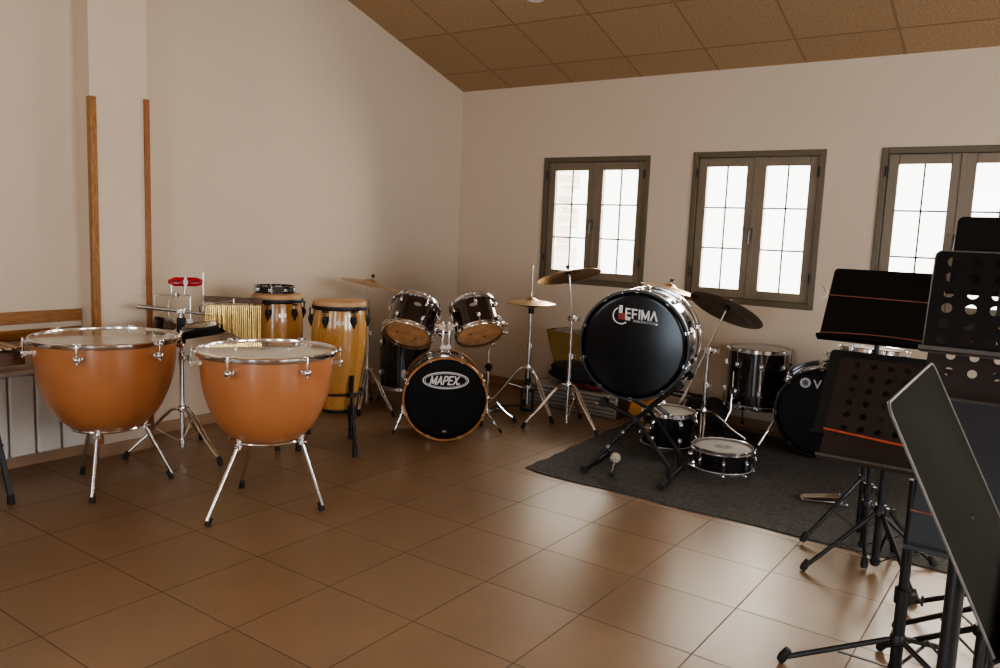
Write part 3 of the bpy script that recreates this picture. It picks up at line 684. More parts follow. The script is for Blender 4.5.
# ------------------------------------------------------------------ kit with the oval logo
vd = Vector((-.667,.745,0)); rt = Vector((.745,.667,0))            # away from the camera / to the right there
def bass_drum(label, front_ground, r, depth, axis, shell, hoop, head, n=8, name='bass_drum', z=None, backhead=None, wide=True, off=None, sz=(.022,.03,.06)):
    # local Z points out of the front head toward the viewer, local Y up
    fc = Vector((front_ground[0],front_ground[1], z if z is not None else r+.018))
    u = -Vector(axis).normalized()
    t = thing(name, label, 'bass drum', fc - u*depth, axis_rot(u))
    drum(t, r, depth, shell, hoop, head, backhead or HEADW, n, wide, off if off is not None else PI/n, sz, seg=72)
    return t, fc, u
kick, fc, ku = bass_drum('black bass drum of the small kit with amber hoop and white oval logo', (-3.392,4.165), .274, .40, vd, LACQ_R, AMBERW, HEADK)
def on_head(x, y, e=.0045): return Matrix.Translation((x,y,.40+e))
strokes('logo_lettering','MAPEX.',.054,.198,.4046,WHITEP,kick,0,.130,.19,.25,.30)
m = MB()
def ell(a,b,w,z,cx=0,cy=0,n=48,a0=0,a1=2*PI):
    vs = []; fs = []; cl = abs(a1-a0-2*PI) < 1e-3; k = n if cl else n+1
    for i in range(k):
        t = a0+(a1-a0)*i/n; vs.append((cx+a*math.cos(t),cy+b*math.sin(t),z)); vs.append((cx+(a-w)*math.cos(t),cy+(b-w)*math.sin(t),z))
    for i in range(n if cl else n):
        j = (i+1)%k
        if not cl and i == n: break
        fs.append((2*i,2*j,2*j+1,2*i+1))
    return vs, fs
v,f = ell(.158,.060,.008,.4042,0,.130); m.add(v,f); v,f = ell(.143,.049,.004,.4042,0,.130); m.add(v,f)
m.build('oval_logo_ring', WHITEP, kick)
m = MB(); m.box((.0,-.225,.4035),(.026,.012,.001)); m.build('small_badge', SILVERB, kick)
# spurs
for s_,(fx,fy) in ((-1,(-3.729,4.017)),(1,(-3.218,4.60))):
    P0 = kick.matrix_basis.inverted() @ Vector((fx,fy,.012)); 
    a = R(-125) if s_ < 0 else R(-55)
    base = Vector((.295*math.cos(R(200) if s_<0 else R(-20)), .295*math.sin(R(-20)), .27))
    m = MB(); m.cyl(base+Vector((s_*.0,0,0)), base.lerp(P0,.55), .012, n=12); m.cyl(base.lerp(P0,.5), P0, .007, n=10); m.box(base,(.04,.06,.05)); m.cyl(base.lerp(P0,.53),base.lerp(P0,.57),.017,n=12)
    sp = m.build('spur', CHROME, kick, bevel=.002)
    m = MB(); m.cyl(P0+(base-P0).normalized()*.03, P0, .011, .009, n=10); m.build('rubber_tip', RUBBER, sp)
# double tom holder
hp = Vector((0,.274,.20))
m = MB(); m.box(hp+Vector((0,.012,0)),(.07,.03,.08)); m.cyl(hp+Vector((-.022,.0,0)),hp+Vector((-.022,.235,0)),.0125,n=12); m.cyl(hp+Vector((.022,.0,0)),hp+Vector((.022,.235,0)),.0125,n=12)
m.box(hp+Vector((0,.055,0)),(.075,.035,.04)); m.box(hp+Vector((-.03,.20,.0)),(.045,.05,.045)); m.box(hp+Vector((.03,.20,.0)),(.045,.05,.045))
m.cyl(hp+Vector((-.03,.20,0)),hp+Vector((-.085,.215,-.0)),.010,n=10); m.cyl(hp+Vector((.03,.20,0)),hp+Vector((.085,.215,0)),.010,n=10)
m.build('tom_holder', CHROME, kick, bevel=.004)
# toms: up axis tilted back and inward so the amber bottom heads show
def tom(label, bc, up, r, h, badge, clampdir):
    t = thing('tom_drum', label, 'drum', bc, axis_rot(up))
    drum(t, r, h, LACQ_R, CHROME, HEADW, HEADA, 6, False, R(15), (.018,.022,.032))
    inv = t.matrix_basis.to_3x3().inverted()
    # oval badge facing the camera
    d = inv @ (-vd); a = math.atan2(d.y,d.x)+badge
    m = MB(); m.M = Matrix.Rotation(a,4,'Z') @ Matrix.Translation((r+.001,0,h*.66)) @ Matrix.Diagonal((1,1.9,1,1)) @ Matrix.Rotation(PI/2,4,'Y')
    m.lathe([(0,.003),(.013,.002),(.0145,-.002)],24); m.build('badge', SILVERB, t)
    d = inv @ Vector(clampdir); a = math.atan2(d.y,d.x)
    m = MB(); m.M = Matrix.Rotation(a,4,'Z'); m.box((r+.022,0,h*.45),(.03,.07,.07)); m.cyl((r+.02,0,h*.45),(r+.075,0,h*.45),.013,n=12); m.cyl((r+.055,-.035,h*.45),(r+.055,.035,h*.45),.012,n=10); m.box((r+.06,0,h*.32),(.04,.03,.05)); m.build('mounting_bracket', CHROME, t, bevel=.004)
    # dark vent dots on the bottom head
    for dx,dy in ((-.07,.035),(.05,-.055)):
        q = inv @ (rt*dx); w = inv @ Vector((0,0,dy))
        m = MB(); m.M = Matrix.Translation((q.x+w.x,q.y+w.y,-.0042)); m.lathe([(0,0),(.009,0)],14); m.build('damping_dot', BLACKM, t)
    return t
def wpx(base, s, z, d): # point: base + s right + d away
    return Vector(base) + rt*s + vd*d + Vector((0,0,z))
K = Vector((-3.50,4.33,0))
tomA = tom('left rack tom over the small bass drum with amber bottom head', wpx(K,-.295,.700,.03), rt*.22+vd*.60+Vector((0,0,.77)), .165, .245, 0., rt*1.)
tomB = tom('right rack tom over the small bass drum with amber bottom head', wpx(K,.205,.715,.03), -rt*.18+vd*.60+Vector((0,0,.77)), .160, .235, 0., -rt*1.)

m = None
# big clamp stand behind the right tom
cs = thing('tom_stand','chrome and black stand behind the right rack tom','stand',(-3.50,4.80,0))
tripod(cs, ((.06,-.15),(-.20,.06),(.17,.14)), .19, rr=.006)
pole(cs, [((0,0,.04),(0,0,.42),.012),((0,0,.40),(0,0,.62),.009)])
m = MB(); m.cyl((0,0,.455),(0,0,.40),.02,n=12); m.box((.0,0,.43),(.05,.03,.03)); m.build('height_collar', BLACKM, cs, bevel=.003)
m = MB(); m.tube([(0,0,.60),(.04,.00,.68),(.09,.0,.715)],.009,8); m.box((.02,.0,.60),(.05,.04,.03)); m.box((.09,.0,.73),(.05,.05,.10)); m.cyl((.05,-.03,.76),(.14,.03,.76),.011); m.cyl((.05,-.03,.70),(.14,.03,.70),.011); m.cyl((.09,.0,.66),(.09,.0,.80),.008); m.build('clamp_arm', CHROME, cs, bevel=.003)

# floor tom behind the left
ft = thing('floor_tom','black floor tom with a painted cool sheen behind the right-hand conga','drum',(-4.37,4.83,.155))
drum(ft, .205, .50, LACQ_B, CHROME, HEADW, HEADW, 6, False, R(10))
for k in range(3):
    a = R(-50)+k*2*PI/3; m = MB(); x,y = .225*math.cos(a),.225*math.sin(a)
    m.tube([(x,y,.25),(x,y,0),(x*1.12,y*1.12,-.06),(x*1.12,y*1.12,-.13)],.006,8); m.box((x*.98,y*.98,.14),(.03,.03,.06),rz=a); lg = m.build('leg', CHROME, ft)
    m = MB(); m.cyl((x*1.12,y*1.12,-.155),(x*1.12,y*1.12,-.115),.014,.010,n=10); m.build('rubber_foot', RUBBER, lg)
# crash cymbal left
def cym_stand(label, c, feet, zh, top, pivot=None, segs=None, tail=None, up=(0,0,1), name='cymbal_stand', bz=.09):
    t = thing(name, label, 'stand', (c[0],c[1],0)); tripod(t, feet, zh, brace_z=bz)
    top = Vector(top)-Vector((c[0],c[1],0)); up = Vector(up).normalized()
    zt = pivot if pivot is not None else top.z-.04
    pole(t, [((0,0,.04),(0,0,zh+(zt-zh)*.45),.0135),((0,0,zh+(zt-zh)*.4),(0,0,zt),.0100)])
    for z in (zh+(zt-zh)*.45,):
        m = MB(); m.cyl((0,0,z-.03),(0,0,z+.008),.020,n=14); m.build('height_collar', CHROME, t); wing(t,(.018,0,z-.01),(1,-.4,0))
    if tail is not None:
        tl = Vector(tail)-Vector((c[0],c[1],0)); piv = Vector((0,0,zt))
        m = MB(); m.cyl(tl, top-up*.05, .0065, n=10); m.build('boom_arm', CHROME, t)
        m = MB(); m.cyl(tl,tl.lerp(piv,.28),.016,n=14); m.build('counterweight', CHROME, t)
        m = MB(); m.box(piv,(.05,.04,.05)); m.cyl(piv-Vector((.045,0,0)),piv+Vector((.045,0,0)),.014,n=12); m.build('boom_clamp', CHROME, t, bevel=.004); wing(t,piv+Vector((.045,0,0)),(1,0,0))
    elif pivot is not None:
        m = MB(); m.cyl((0,0,zt),top-up*.05,.0065,n=10); m.build('boom_arm', CHROME, t)
        m = MB(); m.box((0,0,zt),(.045,.035,.04)); m.cyl((-.035,0,zt),(.035,0,zt),.012,n=12); m.build('boom_clamp', CHROME, t, bevel=.004); wing(t,(.035,0,zt),(1,0,0))
    m = MB(); m.cyl(top-up*.055, top+up*.045, .0035, n=8); m.cyl(top-up*.055, top-up*.03, .012, n=12); m.build('top_rod', CHROME, t)
    m = MB(); m.cyl(top-up*.032, top-up*.012, .019, n=14); m.build('felt_washer', RUBBER, t)
    m = MB(); m.cyl(top+up*.012, top+up*.026, .012, n=12); m.bar(top+up*.03-Vector((.016,0,0)), top+up*.03+Vector((.016,0,0)), .006,.012); m.build('wing_nut', BLACKM, t)
    return t
upc = (.28,-.05,.95); upc = (rt*.20+vd*.02+Vector((0,0,.97)))
CT = Vector((-4.420,4.485,1.035))
cym_stand('chrome stand holding the thin cymbal behind the right-hand conga', (-4.44,4.47), ((.13,-.22),(.34,-.05),(-.2,.25)), .33, CT, up=upc)
cymbal('thin bronze crash cymbal tilted above the conga and left rack tom', CT, .24, upc, BRASS)

# ------------------------------------------------------------------ hi-hat
HC = (-3.50,5.35)
hh = thing('hi_hat_stand','chrome hi-hat stand with pedal right of the small kit','stand',(HC[0],HC[1],0))
tripod(hh, ((.386,-.227),(-.27,-.20),(-.16,.20)), .36, brace_z=.19)
pole(hh, [((0,0,.06),(0,0,.55),.0140),((0,0,.53),(0,0,.84),.0105),((0,0,.80),(0,0,1.185),.0030)])
m = MB(); m.cyl((0,0,.56),(0,0,.52),.021,n=14); m.build('height_collar', CHROME, hh); wing(hh,(.018,0,.54),(1,-.4,0)); 
m = MB(); m.cyl((0,0,.80),(0,0,.85),.022,n=14); m.cyl((0,0,.27),(0,0,.22),.024,n=14); m.build('cup_seat', BLACKM, hh)
m = MB(); m.cyl((0,0,.93),(0,0,.985),.008,n=10); m.cyl((0,0,.95),(0,0,.965),.016,n=12); m.build('clutch', CHROME, hh)
m = MB(); fr = Vector((.03,.0,0)); ux = Vector((.75,.66,0)); 
for s_ in (-.045,.045): m.bar(ux*s_+Vector((0,0,.02)), ux*s_+Vector((0,0,.17)), .016,.010)
m.bar(ux*-.05+Vector((0,0,.17)),ux*.05+Vector((0,0,.17)),.014,.02); m.bar(ux*-.055+Vector((0,0,.012)),ux*.055+Vector((0,0,.012)),.05,.014); m.build('pedal_frame', BLACKM, hh)
m = MB(); m.bar((-.01,-.01,.05),(-.19,-.16,.035),.075,.010); m.box((-.20,-.17,.015),(.05,.07,.03),rz=.7); m.build('foot_pedal', BLACKM, hh, bevel=.003)
hcy = cymbal('upper bronze hi-hat cymbal on the stand beside the small kit', Vector((HC[0],HC[1],.930)), .198, (.02,0,1), BRASS, name='hi_hat_cymbal')
m = MB(); pr = [(0,0),(.036,.004),(.06,.016),(.11,.022),(.176,.036)]; m.lathe(pr+[(a,b-.002) for a,b in reversed(pr)],64)
o = m.build('hi_hat_cymbal', BRASS, None, ang=60); o.location = (HC[0],HC[1],.846); o.scale = (1.12,1.12,1); tag(o,'lower bronze hi-hat cymbal turned up beneath its partner','cymbal')
# ------------------------------------------------------------------ boom stand with ride left of the large bass drum
BC = (-2.963,5.083)
upb = (rt*-.17 + vd*.27 + Vector((0,0,.95)))
BT = Vector((-3.00,5.056,1.18))
cym_stand('tall chrome boom stand left of the large bass drum', BC, ((-.229,-.255),(.309,-.088),(-.08,.343)), .335, BT, pivot=.83, up=upb)
cymbal('tan ride cymbal edge-on in front of the leftmost window', BT, .235, upb, BRASS)

# ------------------------------------------------------------------ case, bag, boxes along the wall
ca = thing('flight_case','flat ribbed silver case lying on the floor along the window wall','case',(-3.23,5.79,0),(0,0,-.03))
m = MB(); m.box((0,0,.095),(.84,.36,.18)); m.build('case_body', GREYCASE, ca, bevel=.008)
m = MB()
for k in range(5): m.box((0,-.182,.03+k*.032),(.80,.006,.012))
m.build('front_ribs', EDGEG, ca, bevel=.002)
for sx in (-1,1):
    m = MB(); m.box((sx*.42,0,.095),(.012,.37,.19)); m.build('end_trim', CHROME_D, ca, bevel=.003)
    m = MB(); m.box((sx*.22,-.187,.10),(.045,.012,.045)); m.build('latch', CHROME, ca, bevel=.003)
m = MB(); m.tube([(-.06,-.185,.10),(-.055,-.21,.10),(.055,-.21,.10),(.06,-.185,.10)],.007,8); m.build('handle', BLACKM, ca)
bg = MB(); 
for c,d in (((0,0,.055),(.30,.13,.055)),((-.06,.0,.10),(.22,.12,.05)),((.14,.02,.09),(.18,.11,.055))): bg.ball(c,d,24)
o = bg.build('soft_bag', BAGM, None, ang=80); o.location = (-3.28,5.80,.20); o.scale = (1,1,1.25); tag(o,'black soft bag slumped on the silver case','bag')
rc = MB()
for k in range(7): rc.ball((k*.042-.12,random.uniform(-.02,.02),.022+random.uniform(0,.01)),(.036,.030,.022),12)
o = rc.build('folded_cloth', REDC, None, ang=80); o.location = (-3.13,5.655,.186); tag(o,'dark red crumpled cloth on the silver case edge','cloth')
ob = thing('storage_box','mustard yellow open box with flared sides behind the black bag','box',(-3.46,5.99,.19))
m = MB()
v = [(-.10,-.08,0),(.14,-.08,0),(.14,.08,0),(-.10,.08,0),(-.235,-.09,.42),(.16,-.09,.40),(.16,.10,.40),(-.235,.10,.42)]
v += [(x*.96,y*.9,z+.01 if z<.1 else z) for x,y,z in v]
m.add(v,[(0,3,2,1),(0,1,5,4),(1,2,6,5),(2,3,7,6),(3,0,4,7),(8,9,10,11),(8,12,13,9),(9,13,14,10),(10,14,15,11),(11,15,12,8),(4,5,13,12),(5,6,14,13),(6,7,15,14),(7,4,12,15)]); m.build('box_body', OCHRE, ob)
m = MB()
for k in range(5): m.ball((-.14+k*.06,random.uniform(-.02,.02),.385+random.uniform(-.01,.02)),(.05,.05,.045),12)
m.build('grey_lining', pm('grey_wrapping',(.30,.27,.24),.8,0,.2,20,bump=.3), ob)
yb = MB(); 
for c,d in (((0,0,.09),(.17,.11,.09)),((.07,-.03,.14),(.11,.09,.08)),((-.08,.02,.13),(.09,.08,.07))): yb.ball(c,d,24)
o = yb.build('plastic_bag', YELLOW, None, ang=80); o.location = (-2.55,5.62,.0); tag(o,'orange-yellow plastic bag on the floor beneath the large bass drum','bag')

# ------------------------------------------------------------------ carpet
m = MB(); poly = [(-2.62,4.02)]
x = -2.62
while x < 1.6: x += .12; poly.append((x,3.985+.008*math.sin(x*9)+random.uniform(-.003,.003)))
poly += [(1.7,5.95),(-2.70,5.97)]
EDGE = [(-2.70,5.75),(-2.70,5.52),(-2.68,5.40),(-2.695,5.22),(-2.67,5.05),(-2.67,4.88),(-2.645,4.74),(-2.66,4.62),(-2.635,4.50),(-2.64,4.40),(-2.62,4.28),(-2.635,4.18),(-2.62,4.10)]
for (ex,ey) in EDGE: poly.append((ex,ey))
m.prism(poly,.0,.008)
o = m.build('floor_mat', CARPET); tag(o,'charcoal carpet mat with a frayed edge under the large bass drum','mat')
MZ = .008
# ------------------------------------------------------------------ large concert bass drum on its X stand
az = R(-13.8); ev = Vector((math.sin(az),math.cos(az),0)); er = Vector((ev.y,-ev.x,0))
eb, efc, eu = bass_drum('large glossy black concert bass drum with white lettering on its front head', (-2.100,4.35), .318, .47, ev-Vector((0,0,.0)), LACQ, HOOPK, HEADE, n=10, z=.795, wide=True, sz=(.02,.026,.05))
for o in list(eb.children):
    if o.name.startswith('bottom_hoop'): o.data.materials.clear(); o.data.materials.append(CHROME)
m = MB(); m.lathe([(.336,.030),(.340,.032),(.340,.040),(.336,.042)],72,True); m.build('chrome_rim_line', CHROME, eb)
LZ = .4745
LM = Matrix.Translation((-.014,.042,0)) @ Matrix.Diagonal((.86,.86,1,1))
strokes('lettering','EFIM^',.052,.185,LZ,WHITEP,eb,.036,.188,.20,0,.30,-.05)
text_mesh('tagline','INNOVATION',.026,GREYP,eb,LM@Matrix.Translation((.080,.118,LZ))@Matrix.Rotation(R(-4),4,'Z'),width=.155)
m = MB(); m.M = LM; m.box((-.088,.200,LZ),(.026,.055,.0006)); m.build('logo_l_stroke', WHITEP, eb)
m = MB(); m.M = LM; m.box((-.036,.132,LZ),(.035,.014,.0006)); m.build('logo_l_foot', WHITEP, eb)
m = MB(); m.M = LM; m.box((.168,.110,LZ),(.015,.012,.0006)); m.build('logo_dot', WHITEP, eb)
m = MB(); m.M = LM; v,f = ell(.062,.062,.009,LZ,-.083,.155,40,R(115),R(310)); m.add(v,f); m.build('logo_arc', WHITEP, eb)
m = MB(); m.M = LM; m.box((-.080,.150,LZ-.0002),(.050,.045,.0006)); m.build('logo_red_patch', REDP, eb)
xs_ = thing('drum_cradle_stand','black folding X stand with rubber rollers carrying the large bass drum','stand',(-2.067,4.38,MZ))
Oz = Vector((-2.067,4.38,MZ))
hub = Vector((0,0,.335)); 
def xp(x,y,z): return Vector((x,y,z))-Oz
fA, fB = xp(-2.296,4.21,.03), xp(-1.812,4.33,.10)
rA, rB = xp(-1.795,4.37,.600), xp(-2.275,4.35,.425)
dep = ev*.36
m = MB(); m.cyl(fA, hub, .0125, n=12); m.cyl(hub, rA, .0125, n=12); m.build('cross_tube', BLACKM, xs_)
m = MB(); m.cyl(fB, hub, .0125, n=12); m.cyl(hub, rB, .0125, n=12); m.build('cross_tube', BLACKM, xs_)
m = MB(); m.cyl(fA+dep, hub+dep, .0125, n=12); m.cyl(hub+dep, rA+dep, .0125, n=12); m.build('cross_tube', BLACKM, xs_)
m = MB(); m.cyl(fB+dep, hub+dep, .0125, n=12); m.cyl(hub+dep, rB+dep, .0125, n=12); m.build('cross_tube', BLACKM, xs_)
m = MB(); m.cyl(hub-ev*.035, hub+dep+ev*.03, .012, n=12); m.cyl(hub-ev*.02, hub+ev*.02,.022,n=14); m.build('hub_axle', BLACKM, xs_)
m = MB(); m.cyl(rA-ev*.03, rA+dep+ev*.03, .008, n=10); m.build('roller_axle', CHROME, xs_)
m = MB(); m.cyl(rB-ev*.03, rB+dep+ev*.03, .008, n=10); m.build('roller_axle', CHROME, xs_)
for p in (rA, rB, rA+dep, rB+dep):
    m = MB(); m.cyl(p-ev*.04, p+ev*.015, .027, n=14); m.build('rubber_roller', RUBBER, xs_)
# floor bars with rubber ends
for p,q in ((xp(-2.30,4.20,.026), xp(-2.36,4.62,.026)), (xp(-1.795,4.20,.026), xp(-1.86,4.66,.026))):
    m = MB(); m.cyl(p,q,.012,n=12); fb = m.build('floor_bar', BLACKM, xs_)
    m = MB(); m.cyl(p-(q-p).normalized()*.03,p+(q-p).normalized()*.025,.022,n=14); m.build('rubber_end', RUBBER, fb)
    m = MB(); m.cyl(q+(q-p).normalized()*.02,q-(q-p).normalized()*.03,.022,n=14); m.build('rubber_end', RUBBER, fb)
m = MB(); m.cyl(fB,fB-Vector((0,0,.09)),.012,n=10); m.build('foot_post', BLACKM, xs_); m = MB(); m.cyl(fB+dep,fB+dep-Vector((0,0,.09)),.012,n=10); m.build('foot_post', BLACKM, xs_)
for t_ in (.45,.75):
    p = fA.lerp(hub,t_); m = MB(); m.cyl(p-ev*.03,p+ev*.02,.011,n=10); m.ball(p-ev*.03,.012,10); m.build('lock_knob', CHROME_D, xs_)
# beater lying on the mat
bt = thing('drum_beater','bass drum beater with white felt head and chrome neck lying on the mat','beater',(-2.125,4.21,MZ),axis_rot(Vector((-.14,.27,0))))
bt.rotation_euler = (0,0,math.atan2(.30,-.13)-PI/2); 
m = MB(); m.cyl((0,.0,.017),(0,.11,.017),.015,.012,n=12); m.ball((0,0,.017),.016,12); m.build('handle', BLACKM, bt)
m = MB(); m.cyl((0,.10,.018),(0,.29,.030),.007,n=10); m.cyl((0,.10,.018),(0,.13,.02),.010,n=10); m.build('neck', CHROME, bt)
m = MB(); m.M = Matrix.Translation((0,.31,.033)) @ Matrix.Rotation(R(-86),4,'X'); m.lathe([(0,-.022),(.022,-.022),(.031,-.013),(.033,0),(.031,.013),(.022,.022),(0,.022)],24); m.build('felt_head', FELT, bt)

# ------------------------------------------------------------------ drums on the mat
tm = thing('tom_drum','small black tom with white head and black strap across it under the large bass drum','drum',(-2.185,5.15,MZ+.006))
drum(tm, .172, .235, LACQ, CHROME, HEADW, HEADW, 6, False, R(-40))
m = MB(); m.M = Matrix.Rotation(R(40),4,'Z') @ Matrix.Translation((-.05,.0,.243)); m.box((0,0,0),(.035,.34,.006)); m.box((-.06,.03,.0),(.02,.25,.006)); m.build('strap', BLACKM, tm)
m = MB(); m.M = Matrix.Rotation(R(-115),4,'Z'); m.cyl((.172,0,.13),(.182,0,.13),.032,n=20); m.box((.188,0,.13),(.012,.05,.016)); m.build('mounting_plate', CHROME, tm, bevel=.002)
sn = thing('snare_drum','shallow black snare drum with worn white head on the front of the mat','drum',(-1.68,4.85,MZ+.006))
drum(sn, .182, .135, LACQ, CHROME, HEADW, HEADW, 8, False, R(-68), (.02,.022,.055))
m = MB(); m.lathe([(0,.1386),(.055,.1386)],30); m.build('worn_patch', pm('worn_head_patch',(.33,.31,.28),.6,0,.3,25), sn)
m = MB(); m.M = Matrix.Rotation(R(-140),4,'Z'); m.box((.194,0,.07),(.02,.035,.07)); m.cyl((.20,0,.09),(.225,0,.09),.012,n=10); m.box((.20,0,.02),(.03,.045,.012)); m.build('snare_strainer', CHROME, sn, bevel=.002)
m = MB()
for k in range(9): m.cyl((-.15,-.02+k*.005,-.005),(.15,-.02+k*.005,-.005),.0012,n=5)
m.build('snare_wires', CHROME, sn)
# black hoop and bag behind the small tom
m = MB(); m.ring(.165,.010,0,56,8); o = m.build('drum_hoop', BLACKM); o.location = (-2.27,5.62,.285); o.rotation_euler = (R(-7),R(4),0); tag(o,'thin black hoop leaning on the bag behind the small tom','hoop')
m = MB()
for c,d in (((0,0,.12),(.17,.10,.12)),((.06,.0,.16),(.11,.09,.10)),((-.07,.02,.14),(.10,.09,.125))): m.ball(c,d,22)
o = m.build('soft_bag', BAGM, None, ang=80); o.location = (-2.16,5.78,MZ); tag(o,'black drum bag on the mat behind the small tom and hoop','bag')
# cymbals right of the large drum
vb = Vector((-.37,.93,0)); rb = Vector((.93,.37,0))
upB = rb*.36 + vb*.34 + Vector((0,0,.87)); CB = Vector((-1.950,5.518,.995))
cym_stand('chrome boom stand with long tail between the large drum and right floor tom', (-2.06,5.478), ((.10,-.29),(.30,.12),(-.27,.18)), .22, CB, pivot=.663, tail=(-2.219,5.42,.25), up=upB)
cymbal('dark bronze cymbal seen from below, tilted under the middle window', CB, .27, upB, BRASS_D)
upA = rb*.20 + vb*.02 + Vector((0,0,.97)); CA = Vector((-2.347,5.41,1.118))
cym_stand('chrome straight stand hidden behind the large bass drum', (-2.347,5.41), ((-.25,-.10),(.02,.30),(.22,.05)), .24, CA, up=upA)
cymbal('thin pale cymbal edge-on behind the top of the large bass drum', CA, .212, upA, BRASS)
# right floor tom
f2 = thing('floor_tom','black floor tom with chrome hoops against the wall under the middle window','drum',(-1.815,5.86,.25))
drum(f2, .215, .415, LACQ, CHROME, HEADW, HEADW, 8, False, R(-67), (.02,.03,.04))
m = MB(); m.M = Matrix.Rotation(R(-67),4,'Z'); m.box((.218,0,.21),(.006,.012,.36)); m.build('shell_trim', CHROME, f2)
for k,a in enumerate((R(-115),R(5),R(125))):
    m = MB(); x,y = .245*math.cos(a),.245*math.sin(a)
    m.tube([(x,y,.26),(x,y,-.03),(x*1.18,y*1.18,-.10),(x*1.14,y*1.14,-.20)],.0065,8); m.box((x*.97,y*.97,.12),(.03,.035,.05),rz=a); lg = m.build('leg', CHROME, f2)
    m = MB(); m.cyl((x*1.14,y*1.14,-.216),(x*1.14,y*1.14,-.185),.013,.010,n=10); m.build('rubber_foot', RUBBER, lg)
# second kit bass drum, partly behind the music stands
az2 = R(-15); e2 = Vector((math.sin(az2),math.cos(az2),0))
b2, _, _ = bass_drum('black bass drum with round emblem half hidden behind the perforated music stand', (-1.265,5.53), .288, .38, e2, LACQ, LACQ, HEADK, n=8, z=.318+MZ, off=R(5))
m = MB(); v,f = ell(.034,.034,.014,.3845,-.120,.195,30); m.add(v,f)
for k in range(6):
    a = k*PI/3; m.box((-.120+.016*math.cos(a),.195+.016*math.sin(a),.3845),(.018,.004,.0004),rz=a)
m.build('round_emblem', GREYP, b2)
text_mesh('emblem_letter','V',.085,GREYP,b2,Matrix.Translation((-.045,.188,.3848)))
m = MB(); m.M = Matrix.Identity(4)
P0 = b2.matrix_basis.inverted() @ Vector((-1.66,5.46,.02)); bs = Vector((-.285,-.09,.25))
m.cyl(bs,P0,.009,n=10); m.box(bs,(.035,.05,.05)); sp = m.build('spur', CHROME, b2); m = MB(); m.cyl(P0+(bs-P0).normalized()*.03,P0,.012,n=10); m.build('rubber_tip', RUBBER, sp)
m = MB(); hq = Vector((.02,.288,.20)); m.box(hq+Vector((0,.012,0)),(.07,.03,.07)); m.cyl(hq,hq+Vector((0,.10,0)),.012,n=12); m.box(hq+Vector((0,.09,0)),(.06,.03,.03)); m.build('tom_holder', CHROME, b2, bevel=.003)
# drum whose pale head shows between the desks
f3 = thing('tom_drum','black tom with bright head glimpsed in the gap under the solid black desk','drum',(-.97,5.42,.63),(R(-3),0,0))
drum(f3, .195, .17, LACQ, CHROME, HEADW, HEADW, 6, False, 0)
m = MB(); m.tube([(-.19,.02,.08),(-.25,.04,.08),(-.29,.10,.06),(-.29,.13,-.03)],.010,8); m.box((-.21,.02,.08),(.04,.05,.06)); m.build('mounting_arm', CHROME, f3, bevel=.003)
# flat pedal plate on the mat
pd = thing('drum_pedal','flat brushed drum pedal lying on the mat before the emblem bass drum','pedal',(-1.02,4.62,MZ),(0,0,R(25)))
m = MB(); m.box((0,0,.012),(.22,.08,.010)); m.box((.11,0,.006),(.05,.10,.012)); m.build('base_plate', CHROME_D, pd, bevel=.003)
m = MB(); m.bar((-.10,0,.020),(.10,0,.045),.07,.008); m.build('footboard', BELL, pd, bevel=.003)
m = MB(); m.cyl((.11,-.05,.01),(.11,-.05,.07),.006); m.cyl((.11,.05,.01),(.11,.05,.07),.006); m.cyl((.11,-.055,.065),(.11,.055,.065),.006); m.build('axle', CHROME, pd)

# ------------------------------------------------------------------ music stands
def rr_outline(w, h, r=.02, n=5):
    pts = []
    for cx,cy,a0 in ((w/2-r,h/2-r,0),(-w/2+r,h/2-r,PI/2),(-w/2+r,-h/2+.004,PI),(w/2-r,-h/2+.004,3*PI/2)):
        if cy < 0: pts.append((-w/2 if cx<0 else w/2, -h/2))
        else:
            for k in range(n+1): a = a0+PI/2*k/n; pts.append((cx+r*math.cos(a),cy+r*math.sin(a)))
    return pts
def desk_plate(name, w, h, holes, mat, parent, M, cols=6, rows=6, pitch=(.07,.062), rad=.0145, thick=.0022, topoff=.035):
    bm = bmesh.new()
    def loop(pts):
        vs = [bm.verts.new((x,y,0)) for x,y in pts]; return [bm.edges.new((vs[i],vs[(i+1)%len(vs)])) for i in range(len(vs))]
    es = loop(rr_outline(w,h))
    if holes:
        for i in range(cols):
            for j in range(rows):
                cx = (i-(cols-1)/2)*pitch[0]; cy = h/2-topoff-j*pitch[1]
                es += loop([(cx+rad*math.cos(2*PI*k/16),cy+rad*math.sin(2*PI*k/16)) for k in range(16)])
    bmesh.ops.triangle_fill(bm, use_beauty=True, use_dissolve=False, edges=es)
    r = bmesh.ops.extrude_face_region(bm, geom=list(bm.faces))
    for v in r['geom']:
        if isinstance(v, bmesh.types.BMVert): v.co.z -= thick
    bmesh.ops.recalc_face_normals(bm, faces=bm.faces)
    bm.transform(M); me = bpy.data.meshes.new(name); bm.to_mesh(me); bm.free(); me.materials.append(mat)
    o = bpy.data.objects.new(name, me); col.objects.link(o); o.parent = parent; return o
